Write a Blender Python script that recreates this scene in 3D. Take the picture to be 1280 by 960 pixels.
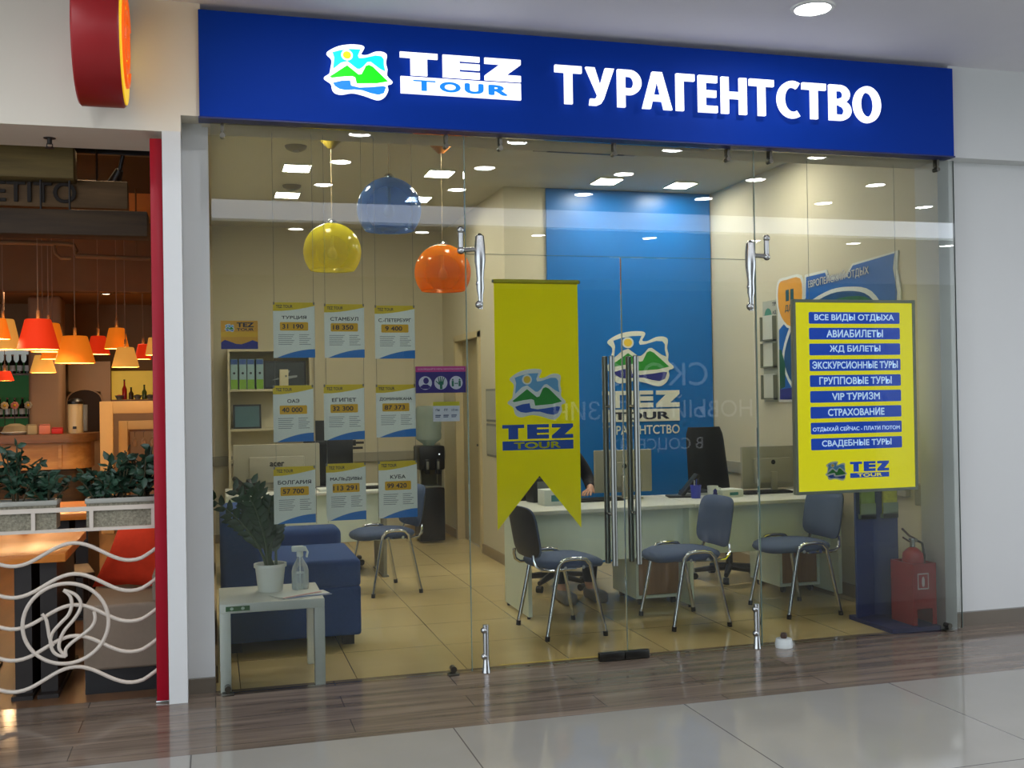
import bpy, bmesh, math, random
from mathutils import Vector, Matrix
from math import pi, sin, cos, radians
random.seed(7)
SC = bpy.context.scene
for o in list(bpy.data.objects): bpy.data.objects.remove(o)
COL = SC.collection

# ------------------------------------------------------------------ camera, world, exposure
CAM_POS = Vector((0.0, -5.5946, 1.5))
F_PX, YAW, PITCH, ROLL = 1331.8, 0.27499, 0.00933, -0.016388
fw = Vector((sin(YAW) * cos(PITCH), cos(YAW) * cos(PITCH), sin(PITCH)))
r0 = Vector((cos(YAW), -sin(YAW), 0.0))
u0 = r0.cross(fw)
rt = r0 * cos(ROLL) + u0 * sin(ROLL)
up = -r0 * sin(ROLL) + u0 * cos(ROLL)
cam_data = bpy.data.cameras.new('camera')
cam_data.sensor_width = 36.0
cam_data.lens = F_PX / 1280.0 * 36.0
cam_data.clip_start = 0.05
cam = bpy.data.objects.new('camera', cam_data)
COL.objects.link(cam)
m3 = Matrix((rt, up, -fw)).transposed()
cam.matrix_world = Matrix.Translation(CAM_POS) @ m3.to_4x4()
SC.camera = cam

SC.view_settings.view_transform = 'Standard'
SC.view_settings.look = 'None'
SC.view_settings.gamma = 1.0
SC.view_settings.exposure = 0.0
SC.view_settings.use_curve_mapping = False
SC.cycles.max_bounces = 8
SC.cycles.transparent_max_bounces = 24
SC.cycles.caustics_reflective = False
SC.cycles.caustics_refractive = False
SC.cycles.sample_clamp_indirect = 4.0

W = bpy.data.worlds.new('world')
SC.world = W
W.use_nodes = True
W.node_tree.nodes['Background'].inputs[0].default_value = (0.82, 0.9, 1.0, 1)
W.node_tree.nodes['Background'].inputs[1].default_value = 3.0

DOWNLIGHT_E = 88.0      # mall downlights
PANEL_E = 62.0          # shop ceiling panels
SHADE_BULB_W = 4.2      # lamps in the restaurant
RESTAURANT_W = 34.0

# ------------------------------------------------------------------ materials
def lin(c):
    def f(v):
        v = v / 255.0
        return v / 12.92 if v <= 0.04045 else ((v + 0.055) / 1.055) ** 2.4
    return (f(c[0]), f(c[1]), f(c[2]), 1.0)

MATS = {}
def mat(name, rgb, rough=0.5, metal=0.0, emit=0.0, emit_rgb=None, noise=0.08, scale=6.0, bump=0.0, coat=0.0, spec=0.5, sampled=True, alpha=None):
    if name in MATS: return MATS[name]
    m = bpy.data.materials.new(name); m.use_nodes = True
    nt = m.node_tree; b = nt.nodes['Principled BSDF']
    c = lin(rgb)
    if noise > 0:
        tc = nt.nodes.new('ShaderNodeTexCoord')
        nz = nt.nodes.new('ShaderNodeTexNoise'); nz.inputs['Scale'].default_value = scale; nz.inputs['Detail'].default_value = 3
        nt.links.new(tc.outputs['Object'], nz.inputs['Vector'])
        mx = nt.nodes.new('ShaderNodeMix'); mx.data_type = 'RGBA'
        mx.inputs['A'].default_value = tuple(v * (1 - noise) for v in c[:3]) + (1,)
        mx.inputs['B'].default_value = tuple(min(1, v * (1 + noise)) for v in c[:3]) + (1,)
        nt.links.new(nz.outputs['Fac'], mx.inputs['Factor'])
        nt.links.new(mx.outputs['Result'], b.inputs['Base Color'])
        if bump > 0:
            bp = nt.nodes.new('ShaderNodeBump'); bp.inputs['Strength'].default_value = bump; bp.inputs['Distance'].default_value = 0.01
            nt.links.new(nz.outputs['Fac'], bp.inputs['Height']); nt.links.new(bp.outputs['Normal'], b.inputs['Normal'])
    else:
        b.inputs['Base Color'].default_value = c
    b.inputs['Roughness'].default_value = rough
    b.inputs['Metallic'].default_value = metal
    b.inputs['Specular IOR Level'].default_value = spec
    b.inputs['Coat Weight'].default_value = coat
    if emit > 0:
        b.inputs['Emission Color'].default_value = lin(emit_rgb or rgb)
        b.inputs['Emission Strength'].default_value = emit
        if not sampled: m.cycles.emission_sampling = 'NONE'
    MATS[name] = m
    return m

def sheet_mat(name, rgb, share=0.5, rough=0.7):
    """thin cloth or paper: part of the light passes through from behind"""
    m = bpy.data.materials.new(name); m.use_nodes = True
    nt = m.node_tree; b = nt.nodes['Principled BSDF']; out = nt.nodes['Material Output']
    tc = nt.nodes.new('ShaderNodeTexCoord'); nz = nt.nodes.new('ShaderNodeTexNoise'); nz.inputs['Scale'].default_value = 5
    nt.links.new(tc.outputs['Object'], nz.inputs['Vector'])
    mx = nt.nodes.new('ShaderNodeMix'); mx.data_type = 'RGBA'; c = lin(rgb)
    mx.inputs['A'].default_value = tuple(v * 0.97 for v in c[:3]) + (1,); mx.inputs['B'].default_value = c
    nt.links.new(nz.outputs['Fac'], mx.inputs['Factor']); nt.links.new(mx.outputs['Result'], b.inputs['Base Color'])
    b.inputs['Roughness'].default_value = rough
    tl = nt.nodes.new('ShaderNodeBsdfTranslucent'); nt.links.new(mx.outputs['Result'], tl.inputs[0])
    ms = nt.nodes.new('ShaderNodeMixShader'); ms.inputs[0].default_value = share
    nt.links.new(b.outputs[0], ms.inputs[1]); nt.links.new(tl.outputs[0], ms.inputs[2]); nt.links.new(ms.outputs[0], out.inputs[0])
    MATS[name] = m
    return m

def glass_mat(name, tint, refl=1.0, ior=1.5):
    if name in MATS: return MATS[name]
    m = bpy.data.materials.new(name); m.use_nodes = True
    nt = m.node_tree; nt.nodes.remove(nt.nodes['Principled BSDF'])
    out = nt.nodes['Material Output']
    tr = nt.nodes.new('ShaderNodeBsdfTransparent'); tr.inputs[0].default_value = (*tint, 1)
    gl = nt.nodes.new('ShaderNodeBsdfGlossy'); gl.inputs['Roughness'].default_value = 0.0
    fr = nt.nodes.new('ShaderNodeFresnel'); fr.inputs['IOR'].default_value = ior
    mu = nt.nodes.new('ShaderNodeMath'); mu.operation = 'MULTIPLY'; mu.inputs[1].default_value = refl
    mx = nt.nodes.new('ShaderNodeMixShader')
    nt.links.new(fr.outputs[0], mu.inputs[0]); nt.links.new(mu.outputs[0], mx.inputs[0])
    nt.links.new(tr.outputs[0], mx.inputs[1]); nt.links.new(gl.outputs[0], mx.inputs[2])
    nt.links.new(mx.outputs[0], out.inputs[0])
    MATS[name] = m
    return m

def shell_mat(name, rgb, opac=0.3, emit=0.0):
    """thin tinted plastic: see-through tint + body colour + gloss"""
    m = bpy.data.materials.new(name); m.use_nodes = True
    nt = m.node_tree; b = nt.nodes['Principled BSDF']; out = nt.nodes['Material Output']
    c = lin(rgb)
    b.inputs['Base Color'].default_value = c; b.inputs['Roughness'].default_value = 0.08
    tl = nt.nodes.new('ShaderNodeBsdfTranslucent'); tl.inputs[0].default_value = c
    m1 = nt.nodes.new('ShaderNodeMixShader'); m1.inputs[0].default_value = 0.4
    nt.links.new(b.outputs[0], m1.inputs[1]); nt.links.new(tl.outputs[0], m1.inputs[2])
    tr = nt.nodes.new('ShaderNodeBsdfTransparent')
    k = max(c[:3]); tr.inputs[0].default_value = tuple(0.66 + 0.34 * v / k for v in c[:3]) + (1,)
    lw = nt.nodes.new('ShaderNodeLayerWeight'); lw.inputs[0].default_value = 0.35
    mr = nt.nodes.new('ShaderNodeMapRange'); mr.inputs['To Min'].default_value = opac; mr.inputs['To Max'].default_value = 0.95
    nt.links.new(lw.outputs['Facing'], mr.inputs['Value'])
    m2 = nt.nodes.new('ShaderNodeMixShader')
    nt.links.new(mr.outputs[0], m2.inputs[0]); nt.links.new(tr.outputs[0], m2.inputs[1]); nt.links.new(m1.outputs[0], m2.inputs[2])
    nt.links.new(m2.outputs[0], out.inputs[0])
    MATS[name] = m
    return m

def tile_mat(name, rgb, rgb2, w, h, x0, y0, rough, mortar=(70, 68, 62), msize=0.004, spec=0.5, vary=2.0):
    m = bpy.data.materials.new(name); m.use_nodes = True
    nt = m.node_tree; b = nt.nodes['Principled BSDF']
    tc = nt.nodes.new('ShaderNodeTexCoord')
    mp = nt.nodes.new('ShaderNodeMapping'); mp.inputs['Location'].default_value = (-x0, -y0, 0)
    nt.links.new(tc.outputs['Object'], mp.inputs['Vector'])
    br = nt.nodes.new('ShaderNodeTexBrick'); br.offset = 0.0; br.squash = 1.0
    br.inputs['Scale'].default_value = 1.0; br.inputs['Brick Width'].default_value = w; br.inputs['Row Height'].default_value = h
    br.inputs['Mortar Size'].default_value = msize; br.inputs['Mortar Smooth'].default_value = 0.0; br.inputs['Bias'].default_value = 0.0
    br.inputs['Mortar'].default_value = lin(mortar)
    nz = nt.nodes.new('ShaderNodeTexNoise'); nz.inputs['Scale'].default_value = vary; nz.inputs['Detail'].default_value = 6
    nt.links.new(tc.outputs['Object'], nz.inputs['Vector'])
    mx = nt.nodes.new('ShaderNodeMix'); mx.data_type = 'RGBA'
    mx.inputs['A'].default_value = lin(rgb); mx.inputs['B'].default_value = lin(rgb2)
    nt.links.new(nz.outputs['Fac'], mx.inputs['Factor'])
    nt.links.new(mx.outputs['Result'], br.inputs['Color1']); nt.links.new(mx.outputs['Result'], br.inputs['Color2'])
    nt.links.new(mp.outputs[0], br.inputs['Vector'])
    nt.links.new(br.outputs['Color'], b.inputs['Base Color'])
    b.inputs['Roughness'].default_value = rough; b.inputs['Specular IOR Level'].default_value = spec
    MATS[name] = m
    return m

def grain_mat(name, rgb, rgb2, stretch=(1.2, 22, 22), rough=0.35, scale=1.0, spec=0.5, plank=None):
    """wood: noise stretched along the grain, optional plank joints (length, width)"""
    if name in MATS: return MATS[name]
    m = bpy.data.materials.new(name); m.use_nodes = True
    nt = m.node_tree; b = nt.nodes['Principled BSDF']
    tc = nt.nodes.new('ShaderNodeTexCoord')
    mp = nt.nodes.new('ShaderNodeMapping'); mp.inputs['Scale'].default_value = stretch
    nt.links.new(tc.outputs['Object'], mp.inputs['Vector'])
    nz = nt.nodes.new('ShaderNodeTexNoise'); nz.inputs['Scale'].default_value = scale; nz.inputs['Detail'].default_value = 5; nz.inputs['Roughness'].default_value = 0.62
    nt.links.new(mp.outputs[0], nz.inputs['Vector'])
    rp = nt.nodes.new('ShaderNodeValToRGB')
    rp.color_ramp.elements[0].position = 0.32; rp.color_ramp.elements[0].color = lin(rgb)
    rp.color_ramp.elements[1].position = 0.7; rp.color_ramp.elements[1].color = lin(rgb2)
    nt.links.new(nz.outputs['Fac'], rp.inputs[0])
    if plank:
        br = nt.nodes.new('ShaderNodeTexBrick'); br.offset = 0.5
        br.inputs['Scale'].default_value = 1.0; br.inputs['Brick Width'].default_value = plank[0]; br.inputs['Row Height'].default_value = plank[1]
        br.inputs['Mortar Size'].default_value = 0.002; br.inputs['Mortar'].default_value = lin(tuple(v * 0.55 for v in rgb))
        hs = nt.nodes.new('ShaderNodeHueSaturation'); hs.inputs['Value'].default_value = 0.78
        nt.links.new(rp.outputs[0], hs.inputs['Color'])
        nt.links.new(rp.outputs[0], br.inputs['Color1']); nt.links.new(hs.outputs[0], br.inputs['Color2'])
        nt.links.new(tc.outputs['Object'], br.inputs['Vector'])
        nt.links.new(br.outputs['Color'], b.inputs['Base Color'])
    else:
        nt.links.new(rp.outputs[0], b.inputs['Base Color'])
    b.inputs['Roughness'].default_value = rough; b.inputs['Specular IOR Level'].default_value = spec
    MATS[name] = m
    return m

# ------------------------------------------------------------------ mesh builder
class MB:
    def __init__(s): s.v = []; s.f = []
    def add(s, vs, fs):
        o = len(s.v); s.v += [tuple(v) for v in vs]; s.f += [tuple(i + o for i in f) for f in fs]; return s
    def addbm(s, bm, M=None):
        if M is not None: bm.transform(M)
        bm.verts.index_update()
        s.add([v.co for v in bm.verts], [[v.index for v in f.verts] for f in bm.faces]); bm.free(); return s
    def box(s, x0, x1, y0, y1, z0, z1, bev=0.0, seg=2, M=None):
        bm = bmesh.new(); bmesh.ops.create_cube(bm, size=1)
        for v in bm.verts:
            v.co = Vector(((x0 + x1) / 2 + v.co.x * (x1 - x0), (y0 + y1) / 2 + v.co.y * (y1 - y0), (z0 + z1) / 2 + v.co.z * (z1 - z0)))
        if bev > 0: bmesh.ops.bevel(bm, geom=bm.edges[:], offset=bev, segments=seg, affect='EDGES', profile=0.5)
        return s.addbm(bm, M)
    def cyl(s, p0, p1, r0_, r1_=None, n=16):
        r1_ = r0_ if r1_ is None else r1_
        p0, p1 = Vector(p0), Vector(p1); d = (p1 - p0).normalized()
        a = d.orthogonal().normalized(); b = d.cross(a)
        vs = []; fs = []
        for p, r in ((p0, r0_), (p1, r1_)):
            for i in range(n):
                t = 2 * pi * i / n; vs.append(p + a * (r * cos(t)) + b * (r * sin(t)))
        for i in range(n): j = (i + 1) % n; fs.append((i, j, n + j, n + i))
        fs.append(tuple(range(n - 1, -1, -1))); fs.append(tuple(range(n, 2 * n)))
        return s.add(vs, fs)
    def tube(s, pts, r, n=8, closed=False, rs=None, flat=None):
        pts = [Vector(p) for p in pts]; N = len(pts); vs = []; fs = []
        prev = None
        for i, p in enumerate(pts):
            a = pts[(i - 1) % N] if (closed or i > 0) else p
            c = pts[(i + 1) % N] if (closed or i < N - 1) else p
            d = (c - a).normalized()
            if prev is None: nx = d.orthogonal().normalized() if flat is None else (Vector(flat) - d * d.dot(Vector(flat))).normalized()
            else:
                nx = prev - d * prev.dot(d)
                nx = nx.normalized() if nx.length > 1e-6 else d.orthogonal().normalized()
            if flat is not None:
                q = Vector(flat) - d * d.dot(Vector(flat)); nx = q.normalized() if q.length > 1e-6 else nx
            prev = nx; b = d.cross(nx); rr = rs[i] if rs else r
            for k in range(n):
                t = 2 * pi * k / n; vs.append(p + nx * (rr * cos(t)) + b * (rr * sin(t)))
        M = N if closed else N - 1
        for i in range(M):
            for k in range(n):
                a = i * n + k; b_ = i * n + (k + 1) % n; c = ((i + 1) % N) * n + (k + 1) % n; d_ = ((i + 1) % N) * n + k
                fs.append((a, b_, c, d_))
        if not closed:
            fs.append(tuple(range(n - 1, -1, -1))); fs.append(tuple(range((N - 1) * n, N * n)))
        return s.add(vs, fs)
    def lathe(s, prof, c=(0, 0, 0), n=24, axis='z', cap0=True, cap1=True):
        c = Vector(c); vs = []; fs = []
        for r, h in prof:
            for i in range(n):
                t = 2 * pi * i / n
                if axis == 'z': vs.append(c + Vector((r * cos(t), r * sin(t), h)))
                elif axis == 'x': vs.append(c + Vector((h, r * cos(t), r * sin(t))))
                else: vs.append(c + Vector((r * cos(t), h, -r * sin(t))))
        P = len(prof)
        for j in range(P - 1):
            for i in range(n):
                k = (i + 1) % n; fs.append((j * n + i, j * n + k, (j + 1) * n + k, (j + 1) * n + i))
        if cap0: fs.append(tuple(range(n - 1, -1, -1)))
        if cap1: fs.append(tuple(range((P - 1) * n, P * n)))
        return s.add(vs, fs)
    def ball(s, c, r, n=16, sc=(1, 1, 1)):
        bm = bmesh.new(); bmesh.ops.create_uvsphere(bm, u_segments=n, v_segments=max(6, n // 2), radius=r)
        return s.addbm(bm, Matrix.Translation(c) @ Matrix.Diagonal((*sc, 1)))
    def prism(s, poly, fr, d0=0.0, d1=0.002):
        """2-D outline in frame fr=(origin,u,v,n) extruded from n*d0 to n*d1"""
        o, u, v, n = fr
        bm = bmesh.new()
        A = [bm.verts.new(o + u * p[0] + v * p[1] + n * d0) for p in poly]
        B = [bm.verts.new(o + u * p[0] + v * p[1] + n * d1) for p in poly]
        N = len(poly)
        bm.faces.new(B); bm.faces.new(A[::-1])
        for i in range(N): bm.faces.new((A[i], A[(i + 1) % N], B[(i + 1) % N], B[i]))
        bm.normal_update()
        bmesh.ops.triangulate(bm, faces=[f for f in bm.faces if len(f.verts) > 4], ngon_method='EAR_CLIP')
        bmesh.ops.recalc_face_normals(bm, faces=bm.faces[:])
        return s.addbm(bm)
    def sheet(s, fn, nu, nv, th=0.0):
        """grid surface fn(a,b)->point, a,b in 0..1"""
        vs = [fn(i / nu, j / nv) for j in range(nv + 1) for i in range(nu + 1)]
        fs = [(j * (nu + 1) + i, j * (nu + 1) + i + 1, (j + 1) * (nu + 1) + i + 1, (j + 1) * (nu + 1) + i) for j in range(nv) for i in range(nu)]
        return s.add(vs, fs)
    def build(s, name, m, parent=None, smooth=True, ang=40):
        me = bpy.data.meshes.new(name); me.from_pydata(s.v, [], s.f); me.update()
        if smooth:
            me.polygons.foreach_set('use_smooth', [True] * len(me.polygons))
            me.set_sharp_from_angle(angle=radians(ang))
        me.materials.append(m)
        o = bpy.data.objects.new(name, me); COL.objects.link(o)
        if parent is not None: o.parent = parent
        return o

def tag(o, label=None, cat=None, group=None, kind=None):
    if label: o['label'] = label
    if cat: o['category'] = cat
    if group: o['group'] = group
    if kind: o['kind'] = kind
    return o
def thing(name, label, cat, loc=(0, 0, 0), rz=0.0, group=None, kind=None):
    o = bpy.data.objects.new(name, None); COL.objects.link(o)
    o.empty_display_size = 0.05
    o.location = loc; o.rotation_euler = (0, 0, rz)
    return tag(o, label, cat, group, kind)
def dup(root, loc, rz, label, group=None):
    r = root.copy(); COL.objects.link(r); r.location = loc; r.rotation_euler = (0, 0, rz); r['label'] = label
    if group: r['group'] = group
    for ch in list(root.children):
        c = ch.copy(); COL.objects.link(c); c.parent = r
        for g in ch.children:
            d = g.copy(); COL.objects.link(d); d.parent = c
    return r
def struct(name, mb, m, parent=None, smooth=False):
    o = mb.build(name, m, parent, smooth)
    o['kind'] = 'structure'
    return o

VX, VY, VZ = Vector((1, 0, 0)), Vector((0, 1, 0)), Vector((0, 0, 1))
def FR(x, y, z): return (Vector((x, y, z)), VX, VZ, -VY)          # faces the mall (-Y)
def FRX(x, y, z): return (Vector((x, y, z)), -VY, VZ, -VX)        # on the right wall, faces -X
def rect(x0, y0, x1, y1, r=0.0, n=4):
    if r <= 0: return [(x0, y0), (x1, y0), (x1, y1), (x0, y1)]
    P = []
    for cx, cy, a in ((x1 - r, y0 + r, -90), (x1 - r, y1 - r, 0), (x0 + r, y1 - r, 90), (x0 + r, y0 + r, 180)):
        for k in range(n + 1):
            t = radians(a + 90 * k / n); P.append((cx + r * cos(t), cy + r * sin(t)))
    return P
def smooth_poly(P, n=4, closed=True):
    """Catmull-Rom through the points"""
    N = len(P); R = []
    for i in range(N if closed else N - 1):
        p0, p1, p2, p3 = (P[(i - 1) % N], P[i], P[(i + 1) % N], P[(i + 2) % N]) if closed else (P[max(i - 1, 0)], P[i], P[i + 1], P[min(i + 2, N - 1)])
        for k in range(n):
            t = k / n
            R.append(tuple(0.5 * ((2 * b) + (-a + c) * t + (2 * a - 5 * b + 4 * c - d) * t * t + (-a + 3 * b - 3 * c + d) * t ** 3) for a, b, c, d in zip(p0, p1, p2, p3)))
    if not closed: R.append(P[-1])
    return R
_TC = {}
LATIN = str.maketrans('АВЕКМНОРСТХ', 'ABEKMHOPCTX')
def text_geo(sx, bold, extrude):
    key = (sx, bold, extrude)
    if key in _TC: return _TC[key]
    cu = bpy.data.curves.new('lettering', 'FONT'); cu.body = sx; cu.resolution_u = 4
    cu.offset = bold; cu.extrude = extrude; cu.fill_mode = 'BOTH'
    ob = bpy.data.objects.new('lettering', cu); COL.objects.link(ob)
    dg = bpy.context.evaluated_depsgraph_get()
    me = ob.evaluated_get(dg).to_mesh()
    vs = [v.co.copy() for v in me.vertices]; fs = [tuple(p.vertices) for p in me.polygons]
    ob.evaluated_get(dg).to_mesh_clear()
    bpy.data.objects.remove(ob); bpy.data.curves.remove(cu)
    _TC[key] = (vs, fs)
    return _TC[key]
def text(mb, s, fr, x, y, w=None, h=None, d=0.001, bold=0.0, align='l', thick=0.0):
    """lettering fitted to width w and/or height h with its lower-left (or centre) at x,y"""
    vs, fs = text_geo(s.translate(LATIN), 0.0, 0.5 if thick else 0.0)
    if not vs: return mb
    sh = [(0, 0)] if bold < 0.004 else [(bold * cos(i * pi / 4), bold * sin(i * pi / 4)) for i in range(8)] + [(0, 0)]
    x0 = min(v.x for v in vs) - bold; x1 = max(v.x for v in vs) + bold; y0 = min(v.y for v in vs) - bold; y1 = max(v.y for v in vs) + bold
    if w and h: kx, ky = w / (x1 - x0), h / (y1 - y0)
    elif h: kx = ky = h / (y1 - y0)
    else: kx = ky = w / (x1 - x0)
    ox = x - ((x1 - x0) * kx / 2 if align == 'c' else 0)
    o, u, v_, n = fr
    for q, (ax, ay) in enumerate(sh):
        mb.add([o + u * (ox + (v.x + ax - x0) * kx) + v_ * (y + (v.y + ay - y0) * ky) + n * (q * 0.00015 + (d + (v.z + 0.5) * thick if thick else d)) for v in vs], fs)
    return mb

# ------------------------------------------------------------------ the travel logo and its lettering
LB = [(440,150),(600,60),(595,120),(558,205),(640,210),(760,150),(860,142),(928,170),(920,260),(938,420),(935,530),(1005,610),(940,665),(945,760),(900,850),(820,908),(690,890),(560,840),(420,828),(260,860),(150,835),(118,760),(95,690),(12,615),(85,540),(105,450),(120,320),(48,240),(90,180),(230,100),(400,62),(540,58)]
LB = [(600,90),(585,140),(555,195),(580,215),(650,205),(760,150),(860,142),(922,170),(932,220),(918,320),(938,420),(932,520),(1005,600),(1000,640),(935,670),(945,750),(900,850),(820,908),(740,905),(620,865),(500,835),(400,828),(260,860),(170,845),(125,790),(105,700),(20,640),(15,600),(85,545),(105,450),(120,320),(50,240),(90,180),(230,100),(400,62),(550,62)]
LSKY = [(135,205),(250,165),(400,135),(545,130),(505,230),(520,270),(600,260),(760,210),(850,215),(885,260),(885,350),(905,455),(830,420),(690,315),(640,325),(580,400),(530,440),(490,440),(350,330),(260,360),(140,470),(160,290)]
LMTN = [(90,590),(345,395),(510,530),(555,520),(620,385),(665,365),(720,390),(945,610),(780,650),(480,672),(460,580),(420,562),(300,575),(120,608)]
LWAT = [(135,685),(260,645),(385,630),(400,712),(520,735),(700,715),(870,688),(912,700),(880,800),(800,832),(690,815),(560,775),(450,770),(320,788),(230,775),(165,735)]
def LN(P): return [((x - 10) / 1000.0, (908 - y) / 1000.0) for x, y in P]
LB, LSKY, LMTN, LWAT = map(LN, (LB, LSKY, LMTN, LWAT))
def logo(parent, fr, x, y, w, mats, thick=0.004, hk=1.0):
    """white outlined emblem: border carries sky, sun, mountains, water"""
    def S(P): return [(x + p[0] * w, y + p[1] * w * hk) for p in P]
    b = MB().prism(S(smooth_poly(LB, 3)), fr, 0.0005, thick).build('emblem', mats[0], parent, False)
    d = thick
    MB().prism(S(LSKY), fr, d, d + 0.001).build('sky', mats[1], b, False)
    MB().prism(S(LMTN), fr, d, d + 0.001).build('mountains', mats[2], b, False)
    MB().prism(S(LWAT), fr, d, d + 0.001).build('water', mats[3], b, False)
    c = (0.335, 0.672)
    ring = [(c[0] + 0.085 * cos(t * pi / 8), c[1] + 0.085 * sin(t * pi / 8)) for t in range(16)]
    sun = [(c[0] + 0.06 * cos(t * pi / 8), c[1] + 0.06 * sin(t * pi / 8)) for t in range(16)]
    MB().prism(S(ring), fr, d + 0.001, d + 0.0018).build('sun_ring', mats[0], b, False)
    MB().prism(S(sun), fr, d + 0.0018, d + 0.0026).build('sun', mats[4], b, False)
    return b
LT = [(0, 1), (1, 1), (1, .76), (.72, .76), (.72, 0), (.28, 0), (.28, .76), (0, .76)]
LE = [(0, 1), (1, 1), (1, .77), (.45, .77), (.45, .66), (1, .66), (1, .4), (.45, .4), (.45, .28), (1, .28), (1, 0), (0, 0)]
LZ = [(0, 1), (1, 1), (1, .78), (.6, .27), (1, .27), (1, 0), (0, 0), (0, .2), (.42, .74), (0, .74)]
def tez(fr, x, y, w, h, thick):
    """three wide slab letters, one outline each"""
    lw = w * 0.305; out = []
    for k, P in enumerate((LT, LE, LZ)):
        ox = x + k * (w - lw) / 2
        out.append(MB().prism([(ox + p[0] * lw, y + p[1] * h) for p in P], fr, 0.0005, thick))
    return out
def tez_flat(fr, x, y, w, h, d=0.002):
    m = MB()
    for q in tez(fr, x, y, w, h, d): m.add(q.v, q.f)
    return m

# ------------------------------------------------------------------ shared materials
M_wall_mall = mat('white_mall_wall', (205, 207, 205), 0.55, noise=0.03, scale=2)
M_fascia = mat('cream_fascia', (214, 208, 192), 0.6, noise=0.04, scale=2)
M_ceil_mall = mat('white_mall_ceiling', (225, 224, 228), 0.7, noise=0.02)
M_shop_wall = mat('beige_shop_wall', (204, 197, 172), 0.7, noise=0.04, scale=1.5)
M_shop_ceil = mat('shop_ceiling_paint', (190, 186, 168), 0.7, noise=0.03)
M_blue_wall = mat('blue_wall_panel', (10, 108, 188), 0.35, noise=0.03)
M_floor_mall = tile_mat('grey_mall_tile', (158, 156, 148), (142, 140, 132), 1.132, 1.132, 2.161 - 1.132 * 8, -0.88 - 1.132 * 10, 0.06, (88, 86, 82), 0.003)
M_floor_shop = tile_mat('beige_shop_tile', (222, 200, 148), (205, 182, 128), 0.6, 0.6, 1.325 - 6, 0.1 - 6, 0.1, (120, 100, 62), 0.0022)
M_floor_strip = grain_mat('brown_wood_look_tile', (96, 84, 73), (146, 130, 114), (0.9, 14, 14), 0.12, 1.0, plank=(1.2, 0.2))
M_floor_rest = grain_mat('orange_wood_look_tile', (96, 68, 44), (130, 94, 62), (14, 1, 14), 0.3)
M_white = mat('white_laminate', (222, 224, 216), 0.35, noise=0.02)
M_desk = mat('desk_white_laminate', (226, 240, 230), 0.4, noise=0.02)
M_brown = grain_mat('brown_drawer_wood', (140, 104, 66), (164, 126, 84), (14, 14, 1), 0.45)
M_steel = mat('brushed_steel', (176, 178, 176), 0.24, 1.0, noise=0.05, scale=30)
M_chrome = mat('chrome', (200, 202, 204), 0.12, 1.0, noise=0.0)
M_black = mat('black_plastic', (16, 16, 18), 0.4, noise=0.05)
M_blackc = mat('black_chair_fabric', (14, 15, 17), 0.75, noise=0.12, scale=60)
M_fab = mat('blue_grey_chair_fabric', (74, 92, 128), 0.85, noise=0.12, scale=90)
M_fabd = mat('dark_chair_back_plastic', (24, 25, 29), 0.5, noise=0.05)
M_sofa = mat('blue_sofa_fabric', (38, 74, 136), 0.9, noise=0.15, scale=70)
M_blue_sign = mat('blue_sign_panel', (2, 50, 150), 0.6, noise=0.03, scale=1, spec=0.1)
M_lit = mat('lit_white_acrylic', (255, 255, 255), 0.4, emit=1.0, noise=0, sampled=False)
M_lit_cyan = mat('lit_cyan_acrylic', (0, 225, 235), 0.4, emit=0.95, noise=0, sampled=False)
M_lit_green = mat('lit_green_acrylic', (10, 225, 10), 0.4, emit=0.9, noise=0, sampled=False)
M_lit_blue = mat('lit_blue_acrylic', (10, 120, 225), 0.4, emit=0.9, noise=0, sampled=False)
M_lit_yel = mat('lit_yellow_acrylic', (255, 225, 20), 0.4, emit=1.0, noise=0, sampled=False)
M_paper = mat('white_paper', (226, 232, 228), 0.6, noise=0.02)
M_sheet = sheet_mat('thin_white_paper', (240, 246, 244), 0.5)
M_pyel = mat('print_yellow', (226, 196, 32), 0.6, noise=0.03)
M_pgold = mat('print_gold', (232, 178, 30), 0.6, noise=0.03)
M_pblue = mat('print_blue', (34, 120, 200), 0.6, noise=0.03)
M_pink = mat('print_ink', (40, 44, 60), 0.6, noise=0)
M_ptext = mat('print_grey', (150, 160, 162), 0.6, noise=0)
M_pnavy = mat('print_navy', (40, 44, 130), 0.6, noise=0.02)
M_psky = mat('print_sky', (104, 168, 214), 0.6, noise=0.02)
M_pgreen = mat('print_green', (34, 140, 42), 0.6, noise=0.02)
M_pwater = mat('print_water', (34, 84, 178), 0.6, noise=0.02)
M_psun = mat('print_sun', (238, 200, 60), 0.6, noise=0)
M_banner = sheet_mat('yellow_banner_cloth', (252, 250, 2), 0.66)
M_grey = mat('grey_plastic', (120, 122, 118), 0.45, noise=0.03)
M_lgrey = mat('silver_grey_plastic', (158, 154, 138), 0.4, noise=0.03)
M_red = mat('red_enamel', (168, 24, 34), 0.3, noise=0.06)
M_maroon = mat('dark_red_post_paint', (152, 8, 32), 0.35, noise=0.06, scale=3, spec=0.3)
M_glass = glass_mat('shopfront_glass', (0.915, 0.94, 0.92), 1.0)
M_gedge = mat('green_glass_edge', (96, 118, 110), 0.25, noise=0)
PRINT = (M_paper, M_psky, M_pgreen, M_pwater, M_psun)
LIT = (M_lit, M_lit_cyan, M_lit_green, M_lit_blue, M_lit_yel)

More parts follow.
